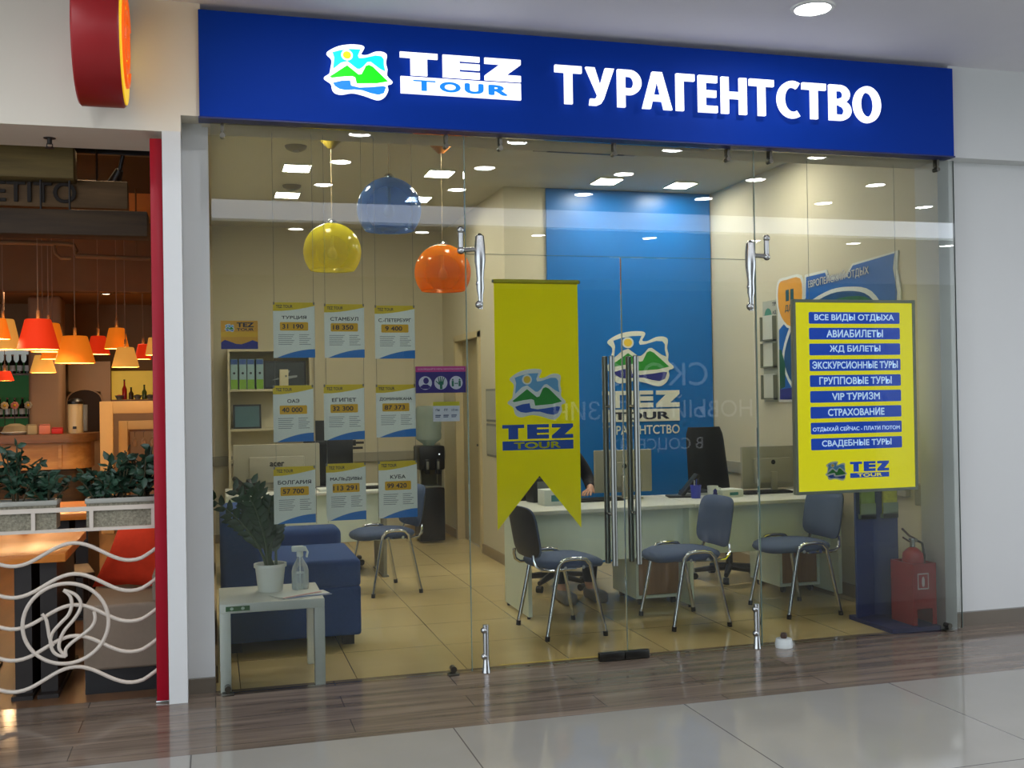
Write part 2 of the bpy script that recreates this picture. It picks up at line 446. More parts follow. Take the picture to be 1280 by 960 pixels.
# ================================================================== THE SETTING
ZC, ZM = 3.3, 3.48
XR = 4.42            # right wall of the shop
struct('floor', MB().box(-7, 14, -12, -0.88, -0.1, 0), M_floor_mall)
struct('floor', MB().box(-7, 14, -0.88, 0.1, -0.1, 0), M_floor_strip)
struct('floor', MB().box(-0.15, XR + 0.15, 0.1, 6.1, -0.1, 0), M_floor_shop)
struct('floor', MB().box(-7, -0.15, 0.1, 9.6, -0.1, 0), M_floor_rest)
struct('ceiling', MB().box(-7, 14, -5.3, 0.5, ZM, ZM + 0.15), M_ceil_mall)
struct('ceiling', MB().box(-7, 14, -12, -6.7, ZM, ZM + 0.15), M_ceil_mall)
struct('ceiling', MB().box(-0.15, XR + 0.15, 0.26, 6.1, ZC, ZC + 0.12), M_shop_ceil)
struct('wall_opposite', MB().box(-2.5, 15, -12.2, -12, 0, ZM), mat('opposite_shopfront_wall', (150, 148, 140), 0.7))
M_cove = mat('luminous_ceiling_strip', (235, 240, 255), 0.5, emit=3.2, noise=0)
cv = thing('ceiling_light_strip', 'long luminous strip set in the mall ceiling, mirrored in the glass', 'ceiling light', (3.5, -6, ZM))
MB().box(-10.5, 10.5, -0.7, 0.7, 0.03, 0.06).build('diffuser', M_cove, cv, False)
MB().box(-10.5, 10.5, -0.7, -0.66, 0, 0.1).box(-10.5, 10.5, 0.66, 0.7, 0, 0.1).build('frame', M_white, cv, False)
# shop shell
struct('wall_left', MB().box(-0.15, 0.0, 0.24, 6.1, 0, ZM), M_shop_wall)
struct('wall_back', MB().box(0.0, 2.58, 5.9, 6.1, 0, ZC), M_shop_wall)
struct('wall_right', MB().box(XR, XR + 0.15, 0.2, 3.5, 0, ZC), M_shop_wall)
# partition with the blue panel, its flank and the doorway behind it
struct('wall_partition', MB().box(2.56, XR, 3.3, 3.42, 0, ZC), M_shop_wall)
struct('wall_partition', MB().box(2.46, 2.56, 3.3, 4.25, 0, ZC).box(2.46, 2.56, 4.25, 5.25, 2.06, ZC).box(2.46, 2.56, 5.25, 5.9, 0, ZC), M_shop_wall)
struct('trim_4', MB().box(2.44, 2.58, 4.2, 4.26, 0, 2.1).box(2.44, 2.58, 5.22, 5.28, 0, 2.1).box(2.44, 2.58, 4.2, 5.28, 2.05, 2.11), mat('door_frame_cream', (206, 190, 150), 0.5))
d3 = struct('door_3', MB().box(2.52, 2.56, 4.26, 5.22, 0.01, 2.05), mat('cream_door_leaf', (176, 164, 130), 0.5))
MB().box(2.47, 2.52, 4.34, 4.36, 1.0, 1.02).box(2.47, 2.485, 4.34, 4.46, 1.0, 1.02).build('door_handle', M_steel, d3)
M_skirt = mat('beige_skirting', (150, 132, 100), 0.5)
struct('baseboard_back', MB().box(0.0, 2.46, 5.885, 5.9, 0, 0.09), M_skirt)
struct('baseboard_partition', MB().box(2.445, 2.46, 3.3, 4.2, 0, 0.09).box(2.445, 2.46, 5.28, 5.9, 0, 0.09), M_skirt)
struct('baseboard_right', MB().box(XR - 0.015, XR, 0.2, 3.3, 0, 0.09), M_skirt)
struct('baseboard_left', MB().box(0, 0.015, 0.26, 5.9, 0, 0.09), M_skirt)
struct('trim_1', MB().box(0.0, 2.46, 5.86, 5.9, 0.8, 0.9, 0.004).box(2.3, 2.4, 5.83, 5.9, 0.8, 0.98, 0.006), M_lgrey)
struct('trim_2', MB().box(XR - 0.04, XR, 0.45, 3.3, 0.78, 0.88, 0.004).box(XR - 0.07, XR, 0.22, 0.32, 0.74, 0.88, 0.006), M_lgrey)
bw = MB().box(2.84, XR - 0.012, 3.275, 3.3, 0, ZC - 0.004)
bp = tag(bw.build('feature_wall_panel', M_blue_wall, None, False), 'tall bright blue wall panel behind the desks with a white outlined emblem', 'wall panel')
def wall_emblem():
    fr = FR(0, 3.275, 0)
    Wm = mat('white_wall_lettering', (224, 226, 214), 0.5, noise=0.02)
    sky_same = M_blue_wall
    logo(bp, fr, 3.36, 1.55, 0.66, (Wm, sky_same, M_pgreen, M_pnavy, M_psun), 0.006, 0.88)
    for q in tez(fr, 3.33, 1.36, 0.74, 0.15, 0.012): q.build('letter', Wm, bp, False)
    pl = MB().prism(rect(3.33, 1.235, 4.07, 1.345), fr, 0.0005, 0.008).build('name_plate', Wm, bp, False)
    text(MB(), 'TOUR', fr, 3.43, 1.252, 0.54, 0.07, 0.0095, 0.04).build('lettering', M_pink, pl, False)
    text(MB(), 'ТУРАГЕНТСТВО', fr, 3.33, 1.12, 0.74, 0.085, 0.003, 0.015).build('caption', Wm, bp, False)
wall_emblem()

# shopfront surround
struct('wall_front', MB().box(-7, -0.13, -0.06, 0.4, 2.83, ZM).box(-0.13, -0.03, -0.06, 0.24, 2.915, ZM).box(-0.03, XR, 0.02, 0.26, 2.9, ZM), M_fascia)
struct('wall_front', MB().box(-0.22, -0.132, -0.07, 0.4, 0, 2.83).box(-0.132, 0.0, 0.1, 0.24, 0, 2.915), M_wall_mall)
struct('baseboard_front', MB().box(-0.131, 0.002, 0.075, 0.1, 0, 0.075).box(XR, 14, 0.07, 0.1, 0, 0.085), mat('brown_plinth_tile', (104, 96, 84), 0.25))
struct('wall_front', MB().box(4.34, XR, 0.02, 0.24, 0, 2.9).box(XR, 14, 0.1, 0.3, 0, 2.915), M_wall_mall)
struct('wall_front', MB().box(XR - 0.02, 14, -0.02, 0.3, 2.915, ZM), M_wall_mall)
rp = thing('red_post', 'dark red square post at the edge of the restaurant opening', 'post', (-0.24, 0.0, 0))
MB().box(-0.04, 0.018, -0.03, 0.09, 0.0, 2.8, 0.004).build('shaft', M_maroon, rp)
MB().box(-0.044, 0.019, -0.034, 0.094, 0.0, 0.012, 0.002).build('foot_plate', M_steel, rp)

# ================================================================== SHOPFRONT SIGN
sg = thing('shop_sign', 'long blue shop sign with glowing white letters over the glass front', 'sign', (2.17, 0, 2.9))
OX, OZ = -2.17, -2.9
MB().box(-2.21, 2.215, -0.085, 0.02, 0.008, 0.545, 0.004).build('panel', M_blue_sign, sg, False)
MB().box(-2.215, 2.22, -0.088, 0.02, 0.0, 0.008).build('lower_edge', mat('dark_blue_edge', (10, 26, 90), 0.4), sg, False)
frs = FR(OX, -0.088, OZ)
def arc_strip(cx, cy, rx, ry, tx, ty, a0, a1, n=20):
    A = [radians(a0 + (a1 - a0) * i / n) for i in range(n + 1)]
    return [(cx + rx * cos(t), cy + ry * sin(t)) for t in A] + [(cx + (rx - tx) * cos(t), cy + (ry - ty) * sin(t)) for t in reversed(A)]
def block_letter(c, W):
    q = 0.215; b = 0.18
    R = rect
    if c == 'Т': return [R(0, 1 - b, W, 1), R(W / 2 - q / 2, 0, W / 2 + q / 2, 1 - b)]
    if c == 'Г': return [R(0, 0, q, 1), R(q, 1 - b, W, 1)]
    if c == 'Е': return [R(0, 0, q, 1), R(q, 1 - b, W, 1), R(q, .42, W * .94, .42 + b), R(q, 0, W, b)]
    if c == 'Н': return [R(0, 0, q, 1), R(W - q, 0, W, 1), R(q, .42, W - q, .6)]
    if c == 'У': return [[(0, 1), (.25, 1), (W * .53, .46), (W * .42, .27)], [(W - .25, 1), (W, 1), (W * .62, .17), (W * .52, .05), (W * .38, 0), (W * .12, 0), (W * .15, .17), (W * .3, .17), (W * .38, .22), (W * .42, .3)]]
    if c == 'А': return [[(0, 0), (.235, 0), (W / 2, .8), (W / 2, 1), (W / 2 - .14, 1)], [(W - .235, 0), (W, 0), (W / 2 + .14, 1), (W / 2, 1), (W / 2, .8)], R(W * .24, .22, W * .76, .38)]
    if c == 'Р': return [R(0, 0, q, 1), R(q, 1 - b + .01, W * .5, 1), R(q, .34, W * .5, .34 + b - .01), arc_strip(W * .5, .67, W * .5, .33, q, .17, -90, 90)]
    if c == 'В': return [R(0, 0, q, 1), R(q, .84, W * .5, 1), R(q, .44, W * .5, .6), R(q, 0, W * .5, .16), arc_strip(W * .48, .74, W * .46, .26, q * .95, .15, -90, 90), arc_strip(W * .5, .285, W * .5, .285, q, .155, -90, 90)]
    if c == 'С': return [arc_strip(W * .68, .5, W * .68, .52, q * 1.05, .175, 62, 298, 28)]
    return [arc_strip(W / 2, .5, W / 2, .52, q * 1.05, .17, 0, 180, 28), arc_strip(W / 2, .5, W / 2, .52, q * 1.05, .17, 180, 360, 28)]
def sign_letters():
    frb = FR(OX, -0.105, OZ)
    logo(sg, frb, 0.575, 3.035, 0.352, LIT, 0.012, 0.93)
    for q in tez(frb, 0.968, 3.176, 0.655, 0.118, 0.014): q.build('letter', M_lit, sg, False)
    pl = MB().prism(rect(0.97, 3.078, 1.622, 3.166), frb, 0.0, 0.014).build('name_plate', M_lit, sg, False)
    fp = (frb[0] - VY * 0.0145, VX, VZ, -VY)
    P = MB()
    # TOUR in flat wide letters
    def bar(x0, y0, x1, y1): P.prism(rect(x0, y0, x1, y1), fp, 0, 0.001)
    z0, z1 = 3.094, 3.15
    bar(1.035, z1 - 0.008, 1.155, z1); bar(1.078, z0, 1.108, z1 - 0.008)
    text(P, 'O', fp, 1.175, z0, 0.115, z1 - z0, 0.001, 0.05)
    text(P, 'U', fp, 1.31, z0, 0.105, z1 - z0, 0.001, 0.05)
    text(P, 'R', fp, 1.44, z0, 0.11, z1 - z0, 0.001, 0.05)
    P.build('lettering', M_lit_blue, pl, False)
    # big Cyrillic word, one letter per mesh, advance by drawn widths
    word = 'ТУРАГЕНТСТВО'
    wd = {'Т': .74, 'У': .8, 'Р': .68, 'А': .86, 'Г': .54, 'Е': .56, 'Н': .76, 'С': .7, 'В': .7, 'О': .88}
    tot = sum(wd[c] for c in word); k = 0.208
    gap = ((3.842 - 1.815) / k - tot) / (len(word) - 1)
    x = 1.815
    for c in word:
        m = MB()
        for P in block_letter(c, wd[c]): m.prism([(x + p[0] * k, 3.074 + p[1] * k) for p in P], frb, 0.0, 0.018)
        m.build('letter', M_lit, sg, False)
        px, pz = {'Т': (.5, .4), 'У': (.5, .36), 'А': (.5, .9)}.get(c, (0.1 / wd[c], .5))
        MB().cyl((OX + x + px * wd[c] * k, -0.084, OZ + 3.074 + pz * k), (OX + x + px * wd[c] * k, -0.107, OZ + 3.074 + pz * k), 0.008, n=8).build('stand_off', M_white, sg)
        x += (wd[c] + gap + {'Р': -.07, 'А': .03, 'Г': .02, 'Е': .03, 'С': -.01, 'В': -.01}.get(c, 0) + (.015 if c == 'Т' else 0)) * k
    # stand-off pegs that hold the glowing shapes in front of the panel
    for px in (0.65, 0.85, 1.05, 1.5): MB().cyl((OX + px, -0.084, 3.12 + OZ), (OX + px, -0.107, 3.12 + OZ), 0.008, n=8).build('stand_off', M_white, sg)
sign_letters()

# round blade sign on the restaurant wall
bl = thing('round_blade_sign', 'round dark red blade sign with a yellow swirl face above the restaurant opening', 'sign', (-0.37, -0.36, 3.165))
MB().lathe([(0.0, -0.2), (0.292, -0.2), (0.3, -0.192), (0.3, -0.01), (0.292, 0.0), (0.0, 0.0)], n=64, axis='x', cap0=False, cap1=False).build('rim', mat('dark_red_sign_rim', (138, 14, 20), 0.4, noise=0.05), bl)
M_ye = mat('lit_yellow_sign_face', (250, 205, 30), 0.4, emit=0.5, noise=0, sampled=False)
M_or = mat('lit_orange_swirl', (225, 90, 10), 0.4, emit=0.6, noise=0, sampled=False)
MB().lathe([(0.0, 0.0), (0.285, 0.0), (0.285, 0.006), (0.0, 0.006)], n=64, axis='x', cap0=False, cap1=False).build('face', M_ye, bl, False)
sw = MB()
for R_, a0, a1 in ((0.2, 30, 330), (0.135, -120, 190), (0.07, 40, 350)):
    sw.tube([(0.008, R_ * cos(radians(a0 + (a1 - a0) * i / 32)), R_ * sin(radians(a0 + (a1 - a0) * i / 32))) for i in range(33)], 0.012, 6)
sw.build('swirl', M_or, bl)
for z in (0.06, -0.06): MB().cyl((-0.1, 0.28, z), (-0.1, 0.3, z), 0.02).build('bracket', M_steel, bl)

# ================================================================== GLASS FRONT
def pane(name, x0, x1, z0, z1, y=0.0, parent=None):
    o = MB().box(x0, x1, y - 0.005, y + 0.005, z0, z1).build(name, M_glass, parent, False)
    return o
def clip(par, x, z, drop=True):
    m = MB()
    if drop:
        m.box(x - 0.008, x + 0.008, -0.02, 0.02, z + 0.02, z + 0.06).cyl((x, -0.022, z), (x, 0.022, z), 0.013, n=12).box(x - 0.005, x + 0.005, -0.018, 0.018, z - 0.005, z + 0.03)
    else:
        m.box(x - 0.03, x + 0.03, -0.025, 0.025, 0.0, 0.012, 0.003).cyl((x, -0.024, 0.035), (x, 0.024, 0.035), 0.016, n=12).box(x - 0.008, x + 0.008, -0.018, 0.018, 0.01, 0.04)
    return m.build('clip', mat('clip_steel', (96, 94, 86), 0.3, 1.0, noise=0.05), par)
w1 = tag(pane('window_1', 0.012, 1.326, 0.012, 2.898), kind='structure')
for x in (0.07, 1.23): clip(w1, x, 2.835)
for x in (0.06, 1.225): clip(w1, x, 0, False)
w2 = tag(pane('window_2', 1.332, 3.062, 2.262, 2.898), kind='structure')
for x in (1.532, 2.195, 2.898): clip(w2, x, 2.838)
w3 = tag(pane('window_3', 3.068, 4.44, 0.012, 2.898), kind='structure')
for x in (3.172, 4.318): clip(w3, x, 2.838)
clip(w3, 4.335, 0, False)
# joint seals (thin dark lines between panes)
for k, (x, z0, z1) in enumerate(((1.329, 0.012, 2.898), (3.065, 0.012, 2.898))):
    MB().box(x - 0.0025, x + 0.0025, -0.0045, 0.0045, z0, z1).build('seal', M_gedge, (w1, w3)[k], False)
MB().box(1.332, 3.062, -0.004, 0.004, 2.259, 2.2615).build('seal', M_gedge, w2, False)
MB().box(4.44, 4.4415, -0.005, 0.005, 0.012, 2.898).build('seal', mat('pale_glass_edge', (150, 168, 160), 0.2, noise=0), w3, False)
def glass_door(name, x0, x1, hinge_x, hx):
    o = tag(pane(name, x0, x1, 0.014, 2.256), kind='structure')
    inner = hx
    for yy, zz in ((-0.055, 0.0), (0.055, 0.0)):
        h = MB().cyl((inner, yy, 0.54), (inner, yy, 1.7), 0.016, n=16)
        h.ball((inner, yy, 1.7), 0.016, 12, (1, 1, 0.3)).ball((inner, yy, 0.54), 0.016, 12, (1, 1, 0.3))
        h.build('pull_handle', mat('handle_steel', (124, 126, 120), 0.3, 1.0, noise=0.05, scale=30), o)
    st = MB()
    for z in (0.82, 1.42): st.cyl((inner, -0.055, z), (inner, 0.055, z), 0.009, n=10)
    st.build('handle_bolt', M_steel, o)
    MB().box(min(hx, hx) - 0.085, hx + 0.07, -0.018, 0.018, 0.004, 0.05, 0.003).build('patch_fitting', mat('dark_steel', (70, 70, 66), 0.3, 1.0, noise=0.05), o)
    # pivot set: oval cover, tapered collar, long bar with knuckles, bracket arm to the fixed pane
    s = -1 if hinge_x < 2.2 else 1
    for yy in (-0.02,):
        t = MB()
        t.lathe([(0.006, 0.24), (0.024, 0.225), (0.03, 0.16), (0.03, 0.09), (0.024, 0.045), (0.02, 0.0), (0.022, -0.06), (0.014, -0.1), (0.012, -0.17)], (hinge_x, yy, 2.13), 14)
        t.build('pivot_cover', M_steel, o)
        MB().tube([(hinge_x, yy, 1.965), (hinge_x, yy, 2.05), (hinge_x, yy, 2.14)], 0.012, 10).ball((hinge_x - 0.008, yy, 1.985), 0.022, 10).ball((hinge_x - 0.01, yy, 2.1), 0.016, 10).build('pivot_bar', M_steel, o)
    a = MB().tube([(hinge_x, -0.02, 2.285), (hinge_x + s * 0.09, -0.02, 2.28), (hinge_x + s * 0.105, -0.02, 2.285)], 0.013, 8)
    a.tube([(hinge_x + s * 0.105, -0.02, 2.27), (hinge_x + s * 0.105, -0.02, 2.39)], 0.015, 10).ball((hinge_x + s * 0.105, -0.022, 2.385), 0.021, 10).ball((hinge_x + s * 0.105, -0.022, 2.275), 0.021, 10)
    a.build('bracket_arm', M_steel, o)
    b = MB().tube([(hinge_x, -0.016, 0.004), (hinge_x, -0.016, 0.26)], 0.016, 10).ball((hinge_x - 0.01, -0.018, 0.23), 0.018, 10).ball((hinge_x - 0.01, -0.018, 0.09), 0.018, 10)
    b.lathe([(0.024, 0.0), (0.02, 0.03), (0.016, 0.07)], (hinge_x, -0.016, 0.003), 12)
    b.build('floor_pivot', M_steel, o)
    return o
D1 = glass_door('door_1', 1.335, 2.222, 1.404, 2.14)
D2 = glass_door('door_2', 2.228, 3.058, 3.025, 2.283)
MB().box(2.2235, 2.2265, -0.0045, 0.0045, 0.014, 2.256).build('seal', M_gedge, D2, False)
# little white door stop with a dark knob on the floor
ds = thing('door_stop', 'small white door stop with a dark knob on the brown floor strip', 'door stop', (3.19, -0.03, 0))
MB().lathe([(0.0, 0), (0.05, 0), (0.052, 0.02), (0.045, 0.05), (0.0, 0.052)], n=20, cap0=False, cap1=False).build('base', mat('frosted_white_plastic', (200, 208, 206), 0.4), ds)
MB().lathe([(0.0, 0.05), (0.016, 0.05), (0.02, 0.065), (0.016, 0.082), (0.0, 0.085)], n=14, cap0=False, cap1=False).build('knob', mat('brown_knob', (58, 40, 28), 0.5), ds)

tp_ = tag(MB().prism([(1.5, 0.115), (1.52, 0.108), (2.12, 0.108), (2.14, 0.114), (2.1, 0.13), (1.53, 0.132)], (Vector((0, 0, 0)), VX, VY, VZ), 0.0, 0.001).build('floor_tape', mat('worn_yellow_tape', (206, 176, 60), 0.5, noise=0.4, scale=60), None, False), 'worn yellow tape strip on the shop floor just inside the glass door', 'floor tape')
# ------------------------------------------------------------------ things hung on the glass
def price_sheet(x0, z1, x1, z0, head, price, label):
    w, h = x1 - x0, z1 - z0
    t = thing('price_sheet', label, 'price sheet', (x0, 0.05, z0), 0, 'tour price sheets hung on wires inside the glass')
    fr = FR(0, 0, 0)
    MB().prism(rect(0, 0, w, h), (Vector((0, 0.0004, 0)), VX, VZ, -VY), 0, 0.0004).build('paper', M_sheet, t, False)
    top = [(0, h), (0, h * 0.845)] + [(w * a, h * (0.84 + 0.1 * a ** 1.8)) for a in (0.2, 0.4, 0.6, 0.8, 1.0)] + [(w, h)]
    MB().prism(top, fr, 0.0002, 0.001).build('header', M_pyel, t, False)
    bot = [(w * 0.08, 0), (w, 0)] + [(w * a, h * (0.155 - 0.155 * ((1 - a) / 0.92) ** 1.9)) for a in (1.0, 0.85, 0.7, 0.55, 0.4, 0.25)]
    MB().prism(bot, fr, 0.0002, 0.001).build('footer', M_pblue, t, False)
    MB().prism(rect(w * 0.16, h * 0.49, w * 0.84, h * 0.645, 0.006), fr, 0.0002, 0.001).build('price_tag', M_pgold, t, False)
    text(MB(), 'TEZ TOUR', fr, w * 0.07, h * 0.9, w * 0.4, h * 0.055, 0.0015, 0.02).build('company_name', M_pink, t, False)
    text(MB(), head, fr, w * 0.5, h * 0.69, min(w * 0.82, w * 0.1 * len(head)), h * 0.07, 0.0015, 0.018, 'c').build('heading', M_pink, t, False)
    text(MB(), price, fr, w * 0.47, h * 0.525, w * 0.085 * len(price), h * 0.085, 0.0018, 0.02, 'c').build('price', M_pink, t, False)
    fp = MB()
    for k in range(6):
        fp.prism(rect(w * 0.12, h * (0.41 - 0.035 * k), w * (0.5 - 0.03 * (k % 3)), h * (0.422 - 0.035 * k)), fr, 0.0002, 0.0008)
        fp.prism(rect(w * 0.62, h * (0.41 - 0.035 * k), w * (0.9 - 0.04 * ((k + 1) % 3)), h * (0.422 - 0.035 * k)), fr, 0.0002, 0.0008)
    fp.build('fine_print', M_ptext, t, False)
    for a in (0.02, 0.98):
        MB().box(w * a - 0.004, w * a + 0.004, -0.003, 0.005, h - 0.012, h + 0.002).build('wire_clip', M_grey, t, False)
SH = [(0.312, 1.995, 0.525, 1.707, 'ТУРЦИЯ', '31 190', 'reading 31 190, in the top row nearest the white column'),
      (0.574, 1.988, 0.784, 1.705, 'СТАМБУЛ', '18 350', 'reading 18 350, middle of the top row'),
      (0.84, 1.982, 1.055, 1.699, 'С.-ПЕТЕРБУРГ', '9 400', 'reading 9 400, end of the top row under the orange globe lamp'),
      (0.306, 1.563, 0.512, 1.27, 'ОАЭ', '40 000', 'reading 40 000, in the middle row before the shelf unit'),
      (0.566, 1.564, 0.778, 1.273, 'ЕГИПЕТ', '32 300', 'reading 32 300, centre sheet of the nine'),
      (0.84, 1.56, 1.053, 1.28, 'ДОМИНИКАНА', '87 373', 'reading 87 373, middle row beside the purple hygiene sign'),
      (0.303, 1.141, 0.516, 0.846, 'БОЛГАРИЯ', '57 700', 'reading 57 700, bottom row above the sofa'),
      (0.572, 1.149, 0.78, 0.85, 'МАЛЬДИВЫ', '113 291', 'reading 113 291, middle of the bottom row'),
      (0.848, 1.152, 1.055, 0.85, 'КУБА', '99 420', 'reading 99 420, bottom row above the lone chair seat')]
for s in SH: price_sheet(*s[:6], 'tour price sheet ' + s[6])
for k, x in enumerate((0.318, 0.52, 0.58, 0.778, 0.846, 1.05)):
    tag(MB().cyl((x, 0.052, 0.84), (x, 0.052, 2.88), 0.0012, n=6).build('hanging_wire', M_grey),
        'thin vertical steel wire carrying the price sheets, ' + ('first', 'second', 'third', 'fourth', 'fifth', 'last')[k] + ' from the white column', 'wire', 'wires of the price sheets')

def banner():
    t = thing('pennant_banner', 'yellow swallow-tailed pennant with the blue emblem hanging on the glass door', 'banner', (1.495, 0.04, 0.745))
    w, h = 0.484, 1.37
    MB().prism([(0, 0.01), (w / 2 + 0.002, 0.3), (w, 0.0), (w, h), (0, h)], FR(0, 0.0006, 0), 0, 0.0006).build('cloth', M_banner, t, False)
    MB().cyl((-0.004, -0.004, h + 0.004), (w + 0.004, -0.004, h + 0.004), 0.012, n=12).build('rod_sleeve', mat('yellow_sleeve', (190, 182, 18), 0.6), t)
    MB().cyl((-0.012, -0.004, h + 0.004), (-0.002, -0.004, h + 0.004), 0.009, n=10).cyl((w + 0.002, -0.004, h + 0.004), (w + 0.012, -0.004, h + 0.004), 0.009, n=10).build('rod', M_grey, t)
    fr = FR(0, 0, 0)
    logo(t, fr, 0.068, 0.61, 0.335, PRINT, 0.0012, 0.99)
    tez_flat(fr, 0.035, 0.505, 0.41, 0.08, 0.0015).build('lettering', M_pwater, t, False)
    MB().prism(rect(0.035, 0.445, 0.445, 0.495), fr, 0.0002, 0.001).build('name_plate', M_pwater, t, False)
    text(MB(), 'TOUR', fr, 0.1, 0.452, 0.27, 0.036, 0.0015, 0.03).build('lettering', M_banner, t, False)
banner()

def lightbox():
    t = thing('light_box_sign', 'bright yellow light box listing travel services in blue bars behind the glass', 'sign', (3.327, 0.03, 0.872))
    w, h = 0.842, 1.163
    Y = mat('lit_yellow_face', (228, 218, 0), 0.4, emit=0.66, noise=0.03, scale=1.5, sampled=False)
    B = mat('lit_blue_bar', (16, 74, 200), 0.4, emit=0.4, noise=0, sampled=False)
    WW = mat('lit_pale_text', (200, 222, 246), 0.4, emit=0.6, noise=0, sampled=False)
    MB().box(0, w, 0.0, 0.035, 0, 0.018, 0.002).box(0, w, 0.0, 0.035, h - 0.018, h, 0.002).box(0, 0.018, 0.0, 0.035, 0.016, h - 0.016, 0.002).box(w - 0.018, w, 0.0, 0.035, 0.016, h - 0.016, 0.002).build('frame', mat('dull_aluminium', (150, 158, 146), 0.45, 0.2), t, False)
    MB().box(0.016, w - 0.016, 0.008, 0.034, 0.016, h - 0.016).build('face', Y, t, False)
    fr = FR(0, 0.008, 0)
    L = ['ВСЕ ВИДЫ ОТДЫХА', 'АВИАБИЛЕТЫ', 'ЖД БИЛЕТЫ', 'ЭКСКУРСИОННЫЕ ТУРЫ', 'ГРУППОВЫЕ ТУРЫ', 'VIP ТУРИЗМ', 'СТРАХОВАНИЕ', 'ОТДЫХАЙ СЕЙЧАС - ПЛАТИ ПОТОМ', 'СВАДЕБНЫЕ ТУРЫ']
    ws = [0.55, 0.39, 0.35, 0.59, 0.5, 0.33, 0.39, 0.6, 0.48]
    for k, s in enumerate(L):
        z = 1.018 - k * 0.0945
        b = MB().prism(rect(0.108, z, 0.735, z + 0.07, 0.008), fr, 0.0002, 0.0015).build('bar', B, t, False)
        text(MB(), s, fr, 0.42, z + 0.013, ws[k], 0.046 if k != 7 else 0.036, 0.002, 0.022, 'c').build('lettering', WW, b, False)
    logo(t, fr, 0.2, 0.075, 0.148, PRINT, 0.0012, 0.93)
    tez_flat(fr, 0.37, 0.125, 0.27, 0.06, 0.0015).build('lettering', B, t, False)
    pl = MB().prism(rect(0.37, 0.088, 0.64, 0.117), fr, 0.0002, 0.001).build('name_plate', B, t, False)
    text(MB(), 'TOUR', fr, 0.42, 0.093, 0.17, 0.02, 0.0015, 0.02).build('lettering', Y, pl, False)
    MB().cyl((0.12, 0.018, h), (0.12, 0.018, 1.995), 0.0015, n=6).cyl((0.72, 0.018, h), (0.72, 0.018, 1.995), 0.0015, n=6).build('hanger', M_grey, t)
lightbox()

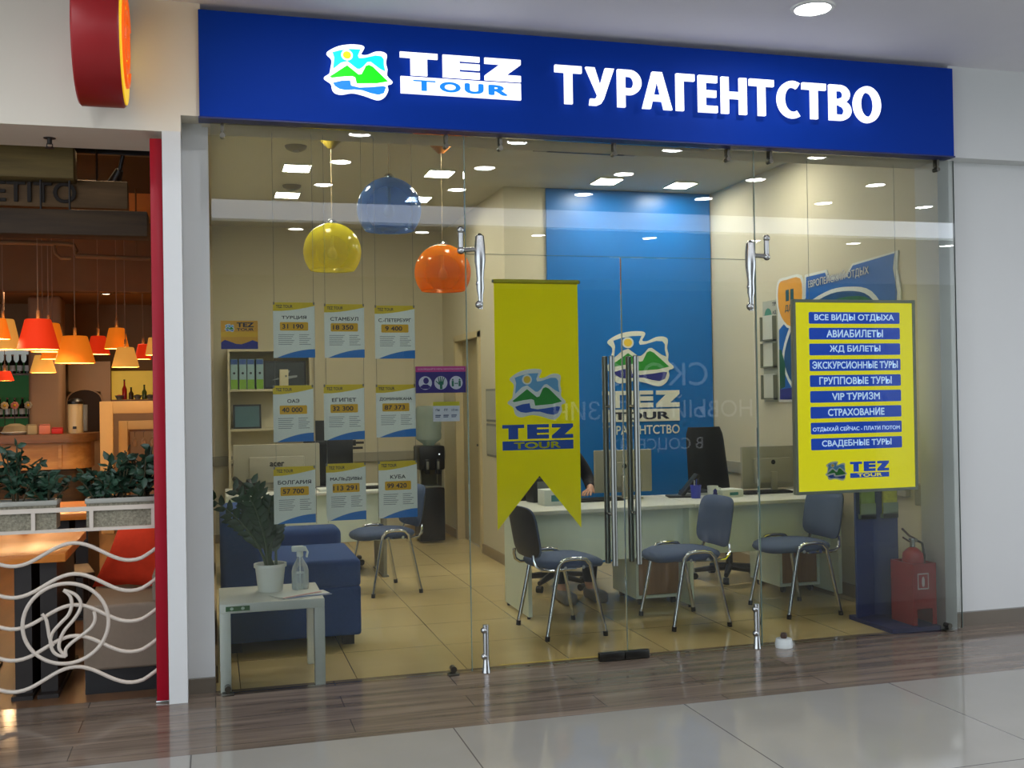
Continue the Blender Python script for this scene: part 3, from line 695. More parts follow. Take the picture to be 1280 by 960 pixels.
def glass_signs():
    # yellow and navy company plate
    t = thing('company_plate', 'small orange and navy company plate on the glass beside the white column', 'sign', (0.05, 0.02, 1.752))
    w, h = 0.183, 0.145; fr = FR(0, 0, 0)
    MB().box(0, w, 0, 0.004, 0, h).build('plate', mat('print_orange', (222, 160, 34), 0.5), t, False)
    P = [(0, 0), (w, 0), (w, 0.036)] + [(w * a, 0.036 + 0.012 * sin(a * 7 + 1.2)) for a in (0.85, 0.7, 0.55, 0.4, 0.25, 0.1)] + [(0, 0.034)]
    MB().prism(P, fr, 0.0002, 0.001).build('wave', M_pnavy, t, False)
    MB().prism(rect(0, 0.062, w, 0.088), fr, 0.0002, 0.0006).build('stripe', M_pgold, t, False)
    logo(t, fr, 0.018, 0.088, 0.05, PRINT, 0.001, 0.95)
    text(MB(), 'TEZ', fr, 0.078, 0.112, 0.085, 0.024, 0.001, 0.04).build('lettering', M_pink, t, False)
    text(MB(), 'TOUR', fr, 0.078, 0.093, 0.085, 0.014, 0.001, 0.03).build('lettering', M_pink, t, False)
    # hygiene sign
    t = thing('hygiene_sign', 'purple hygiene notice with pink header and three white round pictograms', 'sign', (1.05, 0.02, 1.512))
    w, h = 0.275, 0.143; Pu = mat('print_purple', (48, 30, 124), 0.5); Pk = mat('print_pink', (206, 62, 146), 0.5); Gr = mat('print_teal', (30, 110, 84), 0.5)
    MB().box(0, w, 0, 0.004, 0, h).build('plate', Pu, t, False)
    hd = MB().prism(rect(0, h - 0.03, w, h), fr, 0.0002, 0.001).build('header', Pk, t, False)
    text(MB(), 'СОБЛЮДАЙТЕ МЕРЫ БЕЗОПАСНОСТИ', fr, w / 2, h - 0.021, w * 0.92, 0.013, 0.0015, 0.01, 'c').build('lettering', mat('print_pale_pink', (240, 190, 220), 0.5), hd, False)
    for k, cx in enumerate((0.052, 0.137, 0.221)):
        c = MB().prism([(cx + 0.036 * cos(i * pi / 12), 0.054 + 0.036 * sin(i * pi / 12)) for i in range(24)], fr, 0.0002, 0.001).build('pictogram', mat('print_lilac', (216, 214, 232), 0.5), t, False)
        g = MB()
        if k == 0:
            g.prism([(cx + 0.004 + 0.015 * cos(i * pi / 8), 0.066 + 0.017 * sin(i * pi / 8)) for i in range(16)], fr, 0.0012, 0.0018)
            g.prism([(cx - 0.03, 0.033), (cx - 0.012, 0.046), (cx + 0.012, 0.046), (cx + 0.03, 0.033), (cx + 0.015, 0.022), (cx - 0.015, 0.022)], fr, 0.0012, 0.0018)
        elif k == 1:
            g.prism(rect(cx - 0.006, 0.02, cx + 0.008, 0.045), fr, 0.0012, 0.0018)
            g.prism([(cx - 0.012, 0.044), (cx + 0.014, 0.044), (cx + 0.016, 0.062), (cx - 0.013, 0.062)], fr, 0.0012, 0.0018)
            for q, (a, l) in enumerate(((100, .024), (90, .027), (80, .026), (70, .022))):
                x0 = cx - 0.01 + 0.0075 * q; da, dl = radians(a), l
                g.prism([(x0 - 0.0028, 0.061), (x0 + 0.0028, 0.061), (x0 + 0.0022 + dl * cos(da), 0.061 + dl * sin(da)), (x0 - 0.0022 + dl * cos(da), 0.061 + dl * sin(da))], fr, 0.0012, 0.0018)
            g.prism([(cx - 0.012, 0.046), (cx - 0.012, 0.054), (cx - 0.027, 0.066), (cx - 0.029, 0.062)], fr, 0.0012, 0.0018)
        else:
            for sx in (-1, 1):
                g.prism([(cx + sx * 0.019 + 0.005 * cos(i * pi / 6), 0.07 + 0.005 * sin(i * pi / 6)) for i in range(12)], fr, 0.0012, 0.0018)
                g.prism(rect(cx + sx * 0.019 - 0.006, 0.034, cx + sx * 0.019 + 0.006, 0.064), fr, 0.0012, 0.0018)
            g.prism([(cx - 0.01, 0.05), (cx - 0.005, 0.056), (cx - 0.005, 0.052), (cx + 0.005, 0.052), (cx + 0.005, 0.056), (cx + 0.01, 0.05), (cx + 0.005, 0.044), (cx + 0.005, 0.048), (cx - 0.005, 0.048), (cx - 0.005, 0.044)], fr, 0.0012, 0.0018)
        g.build('figure', Gr if k else Pu, c, False)
    # small opening notice
    t = thing('small_notice', 'small white notice with a yellow top edge on the glass under the purple sign', 'notice', (1.142, 0.02, 1.358))
    w, h = 0.146, 0.106
    MB().box(0, w, 0, 0.003, 0, h).build('paper', mat('notice_paper', (226, 228, 238), 0.6), t, False)
    MB().prism(rect(0, h - 0.022, w, h), fr, 0.0002, 0.001).build('header', mat('print_lime', (214, 204, 40), 0.6), t, False)
    m = MB()
    for x, s in ((0.014, 'пн'), (0.06, 'пт'), (0.1, 'сб-вс')): text(m, s, fr, x, 0.056, None, 0.012, 0.001, 0.02)
    for x in (0.012, 0.056, 0.1): m.prism(rect(x, 0.03, x + 0.03, 0.036), fr, 0.0002, 0.001); m.prism(rect(x, 0.022, x + 0.026, 0.027), fr, 0.0002, 0.001)
    m.build('lettering', mat('print_slate', (90, 96, 130), 0.6), t, False)
glass_signs()

# ================================================================== CEILING FITTINGS
M_dl = mat('downlight_glow', (250, 250, 255), 0.5, emit=DOWNLIGHT_E, noise=0)
M_pn = mat('panel_glow', (255, 247, 232), 0.5, emit=PANEL_E, noise=0)
def downlight(label):
    t = thing('downlight', label, 'ceiling light', (0, 0, ZM), 0, 'round downlights of the mall ceiling')
    MB().lathe([(0.088, -0.002), (0.092, -0.01), (0.11, -0.008), (0.115, 0.0)], n=32, cap0=False, cap1=False).build('trim_ring', M_white, t)
    MB().lathe([(0.0, -0.004), (0.088, -0.004), (0.088, 0.0)], n=32, cap0=False, cap1=False).build('diffuser', M_dl, t, False)
    return t
d0 = downlight('round lit downlight in the white ceiling above the blue sign')
d0.location = (3.03, -0.72, ZM)
ROWN = {-2.4: 'second', -3.4: 'third', -4.4: 'fourth', -7.1: 'row beyond the light strip'}
for y, xs in ((-2.4, (1.1, 2.34, 3.66, 5.0, -0.2, -1.5)), (-3.4, (1.07, 2.32, 3.62, 4.95, 6.25, -0.2)), (-4.4, (1.03, 2.3, 3.59, 4.9, 6.3, 7.55)), (-7.1, (0.98, 2.48, 3.95, 5.45, 6.95, 8.45, 9.95))):
    for x in xs: dup(d0, (x, y, ZM), 0, 'round mall downlight behind the photographer, seen only as a mirror image in the glass')
for x in (0.5, -0.8, -2.1): dup(d0, (x, -0.95 if x > 0 else -1.3, ZM), 0, 'added round mall downlight, unseen above the picture')  # unseen downlights added above the view to even out the mall light
def panel_light(label):
    t = thing('panel_light', label, 'ceiling light', (0, 0, ZC), 0, 'square light panels in the shop ceiling')
    MB().box(-0.11, 0.11, -0.135, -0.125, -0.012, 0).box(-0.11, 0.11, 0.125, 0.135, -0.012, 0).box(-0.11, -0.1, -0.125, 0.125, -0.012, 0).box(0.1, 0.11, -0.125, 0.125, -0.012, 0).build('frame', M_white, t, False)
    MB().box(-0.1, 0.1, -0.125, 0.125, -0.01, -0.001).build('diffuser', M_pn, t, False)
    return t
P0 = panel_light('square lit panel in the shop ceiling, left of the yellow globe lamp cord'); P0.location = (0.665, 2.86, ZC)
for x, y, l in ((0.668, 4.0, 'square lit panel nearest the back wall in the shop ceiling above the shelf unit'),
                (1.79, 1.72, 'square lit panel beside the orange lamp canopy under the sign edge'),
                (1.8, 2.85, 'square lit panel crossed by the orange lamp cord'),
                (1.84, 3.98, 'square lit panel half hidden by the blue globe lamp'),
                (3.243, 1.7, 'square lit panel beside the air conditioner, under the sign edge'),
                (3.257, 2.88, 'square lit panel close above the left part of the blue wall panel'),
                (3.949, 1.7, 'square lit panel nearest the glass and the right shop wall'),
                (3.957, 2.92, 'square lit panel above the right part of the blue wall panel'),
                (0.66, 1.7, 'square shop ceiling panel hidden above the blue sign')):
    dup(P0, (x, y, ZC), 0, l)
ac = thing('air_conditioner', 'flat ceiling air conditioner cassette with a dark slot under the blue sign', 'air conditioner', (2.7, 1.77, ZC))
MB().box(-0.4, 0.4, -0.12, 0.12, -0.02, 0, 0.004).build('housing', mat('dusty_grille', (120, 116, 102), 0.5), ac, False)
g = MB()
for k in range(5): g.box(-0.3, 0.3, -0.085 + k * 0.04, -0.065 + k * 0.04, -0.026, -0.019)
g.build('grille', M_black, ac, False)
for x, y, l in ((0.605, 2.15, 'flat dark round ceiling sensor near the yellow lamp canopy'), (0.68, 3.6, 'small ceiling sensor between the two left light panels')):
    t = thing('smoke_detector', l, 'smoke detector', (x, y, ZC))
    MB().lathe([(0.0, -0.035), (0.04, -0.035), (0.07, -0.02), (0.08, 0.0)], n=20, cap0=False, cap1=False).build('body', mat('grey_olive_plastic', (110, 104, 84), 0.5), t)
    MB().lathe([(0.0, -0.042), (0.02, -0.042), (0.025, -0.034)], n=12, cap0=False, cap1=False).build('sensor', M_grey, t)
def globe_lamp(x, y, z, r, rgb, label, cap_rgb):
    t = thing('globe_lamp', label, 'pendant lamp', (x, y, 0))
    n = [(r * sin(a), z + r * cos(a)) for a in [radians(6 + 124 * i / 22) for i in range(23)]]
    sh = MB().lathe([(n[0][0], n[0][1])] + n[1:] + [(q[0] - 0.004, q[1]) for q in reversed(n)], n=48, cap0=False, cap1=False).build('globe_shade', shell_mat('tinted_shade_' + label.split()[0], rgb), t)
    MB().tube([(0.99 * r * sin(radians(130)) * cos(k * pi / 24), 0.99 * r * sin(radians(130)) * sin(k * pi / 24), z + r * cos(radians(130))) for k in range(48)], 0.004, 6, True).build('lower_rim', MATS['tinted_shade_' + label.split()[0]], sh)
    MB().cyl((0, 0, z + r - 0.012), (0, 0, ZC - 0.02), 0.003, n=8).build('cord', mat('pale_cord', (170, 150, 110), 0.5), t)
    MB().lathe([(0.0, 0.0), (0.03, 0.0), (0.034, 0.03), (0.02, 0.05), (0.006, 0.055)], (0, 0, z + r - 0.025), 14, cap0=False, cap1=False).build('collar', M_chrome, t)
    MB().lathe([(0.0, ZC - 0.075), (0.02, ZC - 0.075), (0.075, ZC - 0.02), (0.08, ZC)], n=24, cap0=False, cap1=False).build('canopy', mat('canopy_' + label.split()[0], cap_rgb, 0.35), t)
    b = MB().lathe([(0.0, -0.075), (0.026, -0.068), (0.036, -0.045), (0.026, -0.012), (0.014, 0.01), (0.0, 0.012)], (0, 0, z + 0.02), 14, cap0=False, cap1=False)
    b.cyl((0, 0, z + 0.03), (0, 0, z + r - 0.02), 0.012, n=10)
    b.build('bulb', mat('unlit_bulb', (214, 206, 178), 0.3), t)
    return t
globe_lamp(0.82, 1.85, 2.508, 0.199, (226, 216, 60), 'yellow see-through globe pendant lamp with an open bottom, lowest on its side', (120, 104, 30))
globe_lamp(1.6, 1.85, 2.375, 0.201, (246, 156, 14), 'orange see-through globe pendant lamp left of the yellow pennant', (150, 96, 40))
globe_lamp(1.132, 1.3, 2.716, 0.209, (120, 158, 206), 'blue see-through globe pendant lamp hanging highest, right under the sign', (60, 80, 110))

# ================================================================== VISITOR CHAIRS
def iso_chair(label, loc, rz):
    """local: +x is where the sitter faces, feet +-0.195 in x, +-0.255 in y"""
    t = thing('visitor_chair', label, 'chair', loc, rz, 'blue grey visitor chairs with chrome legs')
    # seat cushion: rounded outline, padded
    def seat_pt(a, b):
        th = 2 * pi * a
        ex, ey = 0.235, 0.225
        c, s_ = cos(th), sin(th); k = (abs(c) ** 3.2 + abs(s_) ** 3.2) ** (-1 / 3.2)
        return c * k * ex, s_ * k * ey
    prof = [(0.0, 0.414), (0.8, 0.416), (0.95, 0.425), (1.0, 0.445), (0.97, 0.463), (0.85, 0.475), (0.55, 0.48), (0.0, 0.478)]
    n = 32; vs = []; fs = []
    for sc_, z in prof:
        for i in range(n):
            x, y = seat_pt(i / n, 0); vs.append((x * sc_ + 0.02, y * sc_, z - 0.018 * max(0, (x * sc_ - 0.12)) / 0.115))
    for j in range(len(prof) - 1):
        for i in range(n): fs.append((j * n + i, j * n + (i + 1) % n, (j + 1) * n + (i + 1) % n, (j + 1) * n + i))
    MB().add(vs, fs).build('seat', M_fab, t, True, 60)
    # backrest: curved cushion (front) with dark plastic shell behind
    def back(mb, off0, off1, k):
        N, Mv = 12, 8; V = []; F = []
        def P(a, b, off):
            u = (a - 0.5) * 2; v = (b - 0.5) * 2
            q = (abs(u) ** 5 + abs(v) ** 5) ** 0.2 / max(abs(u), abs(v), 1e-6); q = 1 / max(q, 1)
            uu, vv = u * q, v * q
            ed = max(abs(u), abs(v)); pad = off * (1 - ed ** 6 * 0.75)
            y = uu * 0.225 * k; zc = 0.645 + vv * 0.16 * k
            x = -0.245 - 0.17 * (zc - 0.5) + 0.035 * uu * uu * 1.0 + pad
            return (x, y, zc)
        for off in (off0, off1):
            base = len(V)
            for j in range(Mv + 1):
                for i in range(N + 1): V.append(P(i / N, j / Mv, off))
            for j in range(Mv):
                for i in range(N):
                    q = (base + j * (N + 1) + i, base + j * (N + 1) + i + 1, base + (j + 1) * (N + 1) + i + 1, base + (j + 1) * (N + 1) + i)
                    F.append(q if off == off1 else q[::-1])
        B = (N + 1) * (Mv + 1)
        ring = [i for i in range(N + 1)] + [(j) * (N + 1) + N for j in range(1, Mv + 1)] + [Mv * (N + 1) + i for i in range(N - 1, -1, -1)] + [j * (N + 1) for j in range(Mv - 1, 0, -1)]
        for a, b in zip(ring, ring[1:] + ring[:1]): F.append((a, b, b + B, a + B))
        return mb.add(V, F)
    bk = back(MB(), 0.0, 0.042, 1.0).build('backrest', M_fab, t, True, 60)
    back(MB(), -0.018, 0.001, 0.985).build('back_shell', M_fabd, bk, True, 60)
    # side frames: one oval arch per side, drawn as front leg, rear leg, top rail
    fr_ = MB()
    for s in (-1, 1):
        y0, yt = s * 0.255, s * 0.238
        rail = [(0.115, yt, 0.4), (0.105, yt, 0.445), (0.075, yt, 0.475), (0.03, yt, 0.483), (-0.03, yt, 0.483), (-0.075, yt, 0.475), (-0.105, yt, 0.445), (-0.115, yt, 0.4)]
        fr_.tube(rail, 0.0125, 10)
        for sx in (1, -1):
            lg = MB().tube([(sx * 0.115, yt, 0.402), (sx * 0.14, s * 0.242, 0.28), (sx * 0.168, s * 0.248, 0.14), (sx * 0.195, y0, 0.012)], 0.0125, 10).build('leg', M_chrome, t)
            MB().cyl((sx * 0.194, y0, 0.0), (sx * 0.1915, y0, 0.03), 0.0155, n=12).build('foot_cap', M_black, lg)
        MB().tube([(0.02, s * 0.215, 0.42), (-0.13, s * 0.214, 0.416), (-0.195, s * 0.205, 0.42), (-0.232, s * 0.19, 0.445), (-0.243, s * 0.178, 0.48), (-0.244, s * 0.17, 0.51)], 0.011, 8, flat=(0, 1, 0)).build('back_bracket', M_chrome, t)
    for x in (0.06, -0.06): fr_.cyl((x, -0.238, 0.43), (x, 0.238, 0.43), 0.011, n=10)
    fr_.build('frame', M_chrome, t)
    return t
iso_chair('visitor chair under the pennant, turned side-on with its dark back towards the sofa', (2.11, 0.835, 0), 0.07)
iso_chair('visitor chair right of the door handles, its back to the right', (2.95, 0.815, 0), pi + 0.02)
iso_chair('visitor chair half behind the yellow light box, beside the blue leaflet stand', (3.8, 0.885, 0), pi + 0.01)
iso_chair('lone visitor chair beside the blue sofa, in front of the rear desk', (1.27, 2.62, 0), pi + 0.22)

# ================================================================== DESKS
def front_desk(name, x0, x1, label, left_panel, right_panel):
    t = thing(name, label, 'desk', (x0, 1.14, 0), 0, 'white office desks facing the glass')
    w = x1 - x0
    MB().box(0, w - 0.004, 0, 0.7, 0.695, 0.722, 0.005).build('desktop', M_white, t)
    MB().box(0.03, w - 0.03, 0.14, 0.158, 0.35, 0.694).build('modesty_panel', M_desk, t, False)
    if left_panel: MB().box(0.0, 0.026, 0.04, 0.62, 0.02, 0.694).build('side_panel', M_desk, t, False)
    if right_panel: MB().box(w - 0.032, w - 0.006, 0.04, 0.62, 0.02, 0.694).build('side_panel', M_desk, t, False)
    for x in ([0.013] if left_panel else []) + ([w - 0.019] if right_panel else []):
        for y in (0.08, 0.58): MB().cyl((x, y, 0), (x, y, 0.021), 0.011, n=10).build('foot', M_black, t)
    return t
front_desk('office_desk', 2.0, 3.2, 'long white desk behind the door handles with a keyboard and a monitor on it', True, True)
front_desk('office_desk', 3.204, 4.37, 'white desk by the right shop wall, behind the yellow light box', False, True)
def pedestal(x0, x1, y0, label):
    t = thing('drawer_pedestal', label, 'drawer unit', ((x0 + x1) / 2, y0, 0), 0, 'white drawer pedestals under the desks')
    w = (x1 - x0) / 2
    b = MB().box(-w, -w + 0.02, 0, 0.45, 0.05, 0.6).box(w - 0.02, w, 0, 0.45, 0.05, 0.6).box(-w + 0.02, w - 0.02, 0, 0.45, 0.05, 0.07).box(-w + 0.02, w - 0.02, 0, 0.45, 0.58, 0.6).box(-w + 0.02, w - 0.02, 0.43, 0.45, 0.07, 0.58)
    b.build('cabinet_body', M_desk, t, False)
    for k in range(2): MB().box(-w + 0.022, w - 0.022, 0.006, 0.024, 0.074 + k * 0.253, 0.074 + k * 0.253 + 0.248).build('drawer_front', M_brown, t, False)
    for sx in (-1, 1):
        for y in (0.05, 0.4):
            MB().cyl((sx * (w - 0.05) - 0.012, y, 0.025), (sx * (w - 0.05) + 0.012, y, 0.025), 0.025, n=14).box(sx * (w - 0.05) - 0.008, sx * (w - 0.05) + 0.008, y - 0.008, y + 0.008, 0.03, 0.052).build('caster', M_black, t)
pedestal(2.84, 3.19, 1.36, 'white drawer pedestal with brown fronts under the desk with the door handles before it')
pedestal(4.0, 4.33, 1.42, 'white drawer pedestal with brown fronts under the desk by the right wall')

def rear_desk():
    t = thing('rear_desk', 'white desk at the back left, behind the blue sofa', 'desk', (0.1, 3.2, 0), 0)
    MB().box(0, 1.4, 0, 0.75, 0.695, 0.722, 0.005).build('desktop', M_white, t)
    MB().box(0.02, 1.24, 0.06, 0.078, 0.3, 0.694).build('modesty_panel', M_desk, t, False)
    # tapering panel leg
    fr = (Vector((1.255, 0, 0)), VY, VZ, VX)
    MB().prism([(-0.03, 0.694), (0.66, 0.694), (0.52, 0.012), (0.02, 0.012)], fr, 0, 0.028).build('panel_leg', mat('grey_panel_leg', (150, 150, 140), 0.5), t, False)
    MB().prism([(0.0, 0.694), (0.7, 0.694), (0.6, 0.0), (0.1, 0.0)], (Vector((0.0, 0, 0)), VY, VZ, VX), 0, 0.028).build('panel_leg', M_desk, t, False)
    MB().box(1.245, 1.295, 0.0, 0.54, 0.0, 0.014).build('leg_foot', M_grey, t, False)
rear_desk()

def monitor(loc, rz, w, h, z0, label, logo_text=None):
    """seen from the back: silver-grey shell, stand, base"""
    t = thing('computer_monitor', label, 'computer monitor', loc, rz)
    sh = MB().box(-w / 2, w / 2, -0.012, 0.022, z0, z0 + h, 0.008)
    sh.box(-w * 0.32, w * 0.32, -0.035, -0.01, z0 + h * 0.12, z0 + h * 0.72, 0.012)
    s = sh.build('back_shell', M_lgrey, t)
    MB().box(-w / 2 + 0.012, w / 2 - 0.012, 0.022, 0.024, z0 + 0.014, z0 + h - 0.012).build('screen', M_black, t, False)
    MB().box(-0.025, 0.025, -0.055, -0.03, 0.01, z0 + h * 0.4, 0.004).build('stand_neck', M_lgrey, t)
    MB().box(-0.12, 0.12, -0.1, 0.08, 0.0, 0.012, 0.004).build('stand_base', M_lgrey, t)
    if logo_text: text(MB(), logo_text, FR(0, -0.035, 0), 0, z0 + h * 0.5, 0.12, None, 0.001, 0.03, 'c').build('maker_mark', M_black, s, False)
    else: MB().lathe([(0.0, -0.001), (0.018, -0.001), (0.018, 0.0)], (0, -0.0355, z0 + h * 0.62), 16, 'y', cap0=False, cap1=False).build('maker_mark', M_black, s, False)
monitor((2.9, 1.72, 0.722), -0.05, 0.44, 0.31, 0.045, 'silver grey monitor seen from behind through the steel door handles')
monitor((4.1, 1.7, 0.722), 0.0, 0.5, 0.32, 0.03, 'silver grey monitor seen from behind, left of the yellow light box')
monitor((0.52, 3.56, 0.722), 0.0, 0.71, 0.37, -0.0 + 0.02, 'wide beige monitor on the rear desk with its maker mark on the back', 'acer')
# black equipment stand on the rear desk
es = thing('equipment_stand', 'black mast with arm and dark boxes on the rear desk between the price sheets', 'equipment stand', (0.905, 3.74, 0.722))
MB().box(-0.045, 0.045, -0.02, 0.03, 0.012, 0.575, 0.004).build('mast', M_black, es)
MB().box(-0.12, 0.12, -0.12, 0.12, 0.0, 0.013, 0.004).build('base', M_black, es)
MB().box(-0.15, 0.3, -0.035, -0.012, 0.35, 0.4, 0.004).build('arm', M_black, es)
MB().box(0.05, 0.27, -0.06, 0.06, 0.2, 0.41, 0.006).build('device_box', M_black, es)
MB().box(0.26, 0.37, -0.03, 0.0, 0.365, 0.385, 0.003).box(0.26, 0.36, -0.03, 0.0, 0.32, 0.34, 0.003).build('connector_arm', M_black, es)
def telephone(loc, rz, label):
    t = thing('desk_telephone', label, 'telephone', loc, rz, 'black desk telephones')
    fr = (Vector((-0.08, 0, 0)), VY, VZ, VX)
    MB().prism([(-0.1, 0.0), (0.1, 0.0), (0.09, 0.07), (-0.1, 0.02)], fr, 0, 0.16).build('base', M_black, t)
    MB().box(0.0, 0.07, 0.0, 0.07, 0.04, 0.1, 0.004, M=Matrix.Rotation(0.5, 4, 'X')).build('display', M_black, t)
    MB().tube([(-0.055, -0.1, 0.05), (-0.058, -0.05, 0.075), (-0.058, 0.04, 0.105), (-0.055, 0.1, 0.12)], 0.016, 8, rs=[0.024, 0.016, 0.016, 0.024]).build('handset', M_black, t)
telephone((0.27, 3.34, 0.722), 0.5, 'black desk telephone on the rear desk behind the potted plant')
# black stand-like tablet / phone on the front desk
tb = thing('phone_dock', 'black tilted phone dock on the desk beside the blue cup', 'phone', (3.33, 1.62, 0.722), -0.2)
MB().box(-0.12, 0.1, -0.07, 0.07, 0.0, 0.014, 0.004).build('base', M_black, tb)
MB().box(-0.012, 0.012, -0.06, 0.06, 0.0, 0.2, 0.005, M=Matrix.Translation((-0.02, 0, 0.01)) @ Matrix.Rotation(0.7, 4, 'Y')).build('tilted_screen', M_black, tb)
MB().tube([(0.0, -0.05, 0.012), (0.06, -0.08, 0.012), (0.11, -0.06, 0.012)], 0.003, 6).build('cord', M_grey, tb)
pp = thing('paper_pile', 'flat pile of papers on the desk behind the blue cup', 'papers', (3.52, 1.76, 0.722), 0.1)
MB().box(-0.11, 0.1, -0.1, 0.1, 0.0, 0.018).build('sheets', M_paper, pp, False)
MB().box(-0.11, 0.1, -0.1, 0.1, 0.019, 0.03, 0.003).build('dark_folder', M_black, pp, False)
cp = thing('blue_cup', 'blue plastic cup with pens in it on the white desk', 'cup', (3.375, 1.5, 0.722))
MB().lathe([(0.0, 0.002), (0.033, 0.0), (0.04, 0.095), (0.037, 0.095), (0.031, 0.006), (0.0, 0.006)], n=24, cap0=False, cap1=False).build('cup_body', mat('blue_cup_plastic', (54, 66, 190), 0.35), cp)
for k in range(3): MB().cyl((0.01 * (k - 1), 0.005, 0.008), (0.022 * (k - 1) + 0.012, 0.01 * k, 0.13 + 0.006 * k), 0.004, n=8).build('pen', mat('pen_%s' % ('pale', 'blue', 'dark')[k], ((210, 214, 220), (60, 80, 180), (40, 40, 50))[k], 0.4), cp)
mg = thing('mug', 'white mug with a dark pattern on the desk right of the blue cup', 'mug', (3.505, 1.49, 0.722))
MB().lathe([(0.0, 0.003), (0.036, 0.0), (0.04, 0.085), (0.036, 0.085), (0.033, 0.006), (0.0, 0.006)], n=24, cap0=False, cap1=False).build('mug_body', M_paper, mg)
MB().tube([(0.038, 0, 0.07), (0.062, 0, 0.066), (0.066, 0, 0.04), (0.056, 0, 0.022), (0.037, 0, 0.02)], 0.005, 8).build('handle', M_paper, mg)
MB().prism([(-0.02, 0.02), (0.02, 0.02), (0.012, 0.045), (0.018, 0.05), (0.0, 0.07), (-0.018, 0.05), (-0.012, 0.045)], FR(0, -0.041, 0), -0.003, 0.001).build('print', M_pnavy, mg, False)
for k, (x, y, w, d_, h, l) in enumerate(((2.27, 1.5, 0.075, 0.06, 0.11, 'small white box with a teal print under the notch of the pennant'), (3.64, 1.52, 0.09, 0.07, 0.055, 'small pale carton on the desk left of the dark keyboard edge'))):
    t = thing('carton', l, 'box', (x, y, 0.722), 0.1)
    MB().box(-w, w, -d_, d_, 0, h, 0.003).build('box_body', M_paper, t)
    MB().box(-w * 0.3, w * 0.5, -d_ - 0.001, -d_ + 0.001, h * 0.25, h * 0.65).build('print', mat('teal_print', (60, 130, 140), 0.5), t, False)
sp = thing('pump_bottle', 'clear pump bottle standing behind the small white box on the desk', 'bottle', (2.33, 1.6, 0.722))
MB().lathe([(0.0, 0.0), (0.03, 0.0), (0.032, 0.01), (0.032, 0.11), (0.014, 0.135), (0.012, 0.15), (0.0, 0.15)], n=20, cap0=False, cap1=False).build('bottle_body', mat('pale_blue_bottle', (150, 190, 214), 0.2), sp)
MB().cyl((0, 0, 0.15), (0, 0, 0.185), 0.005, n=8).box(-0.03, 0.012, -0.008, 0.008, 0.185, 0.197, 0.003).build('pump_head', M_paper, sp)
dv = thing('black_device', 'black boxy device on the desk behind the small white box', 'device', (2.27, 1.74, 0.722), 0.2)
MB().box(-0.09, 0.09, -0.06, 0.06, 0.0, 0.17, 0.006).build('case', M_black, dv)
MB().box(-0.06, 0.06, -0.064, -0.058, 0.1, 0.15).build('display', M_grey, dv, False)
def keyboard(loc, rz, w, label):
    t = thing('keyboard', label, 'keyboard', loc, rz, 'black keyboards on the desks')
    MB().box(-w / 2, w / 2, -0.07, 0.07, 0.0, 0.016, 0.004).build('case', M_black, t)
    ks = MB()
    for j in range(5):
        for i in range(14): ks.box(-w / 2 + 0.012 + i * (w - 0.024) / 14, -w / 2 + 0.01 + (i + 0.86) * (w - 0.024) / 14, -0.06 + j * 0.024, -0.041 + j * 0.024, 0.016, 0.021)
    ks.build('keys', M_fabd, t, False)
keyboard((2.64, 1.62, 0.722), 0.0, 0.4, 'black keyboard under the hand of the seated person')
keyboard((4.0, 1.62, 0.722), 0.0, 0.4, 'black keyboard on the desk by the right wall')
keyboard((1.3, 3.4, 0.722), 0.1, 0.36, 'black keyboard at the right end of the rear desk')
dp = thing('desk_papers', 'white papers on the rear desk behind the bottom price sheets', 'papers', (1.12, 3.36, 0.722), 0.05)
MB().box(-0.28, 0.1, -0.1, 0.12, 0.0, 0.02).build('sheets', M_paper, dp, False)
MB().box(-0.2, 0.0, -0.02, 0.1, 0.02, 0.06).build('tray', M_white, dp, False)

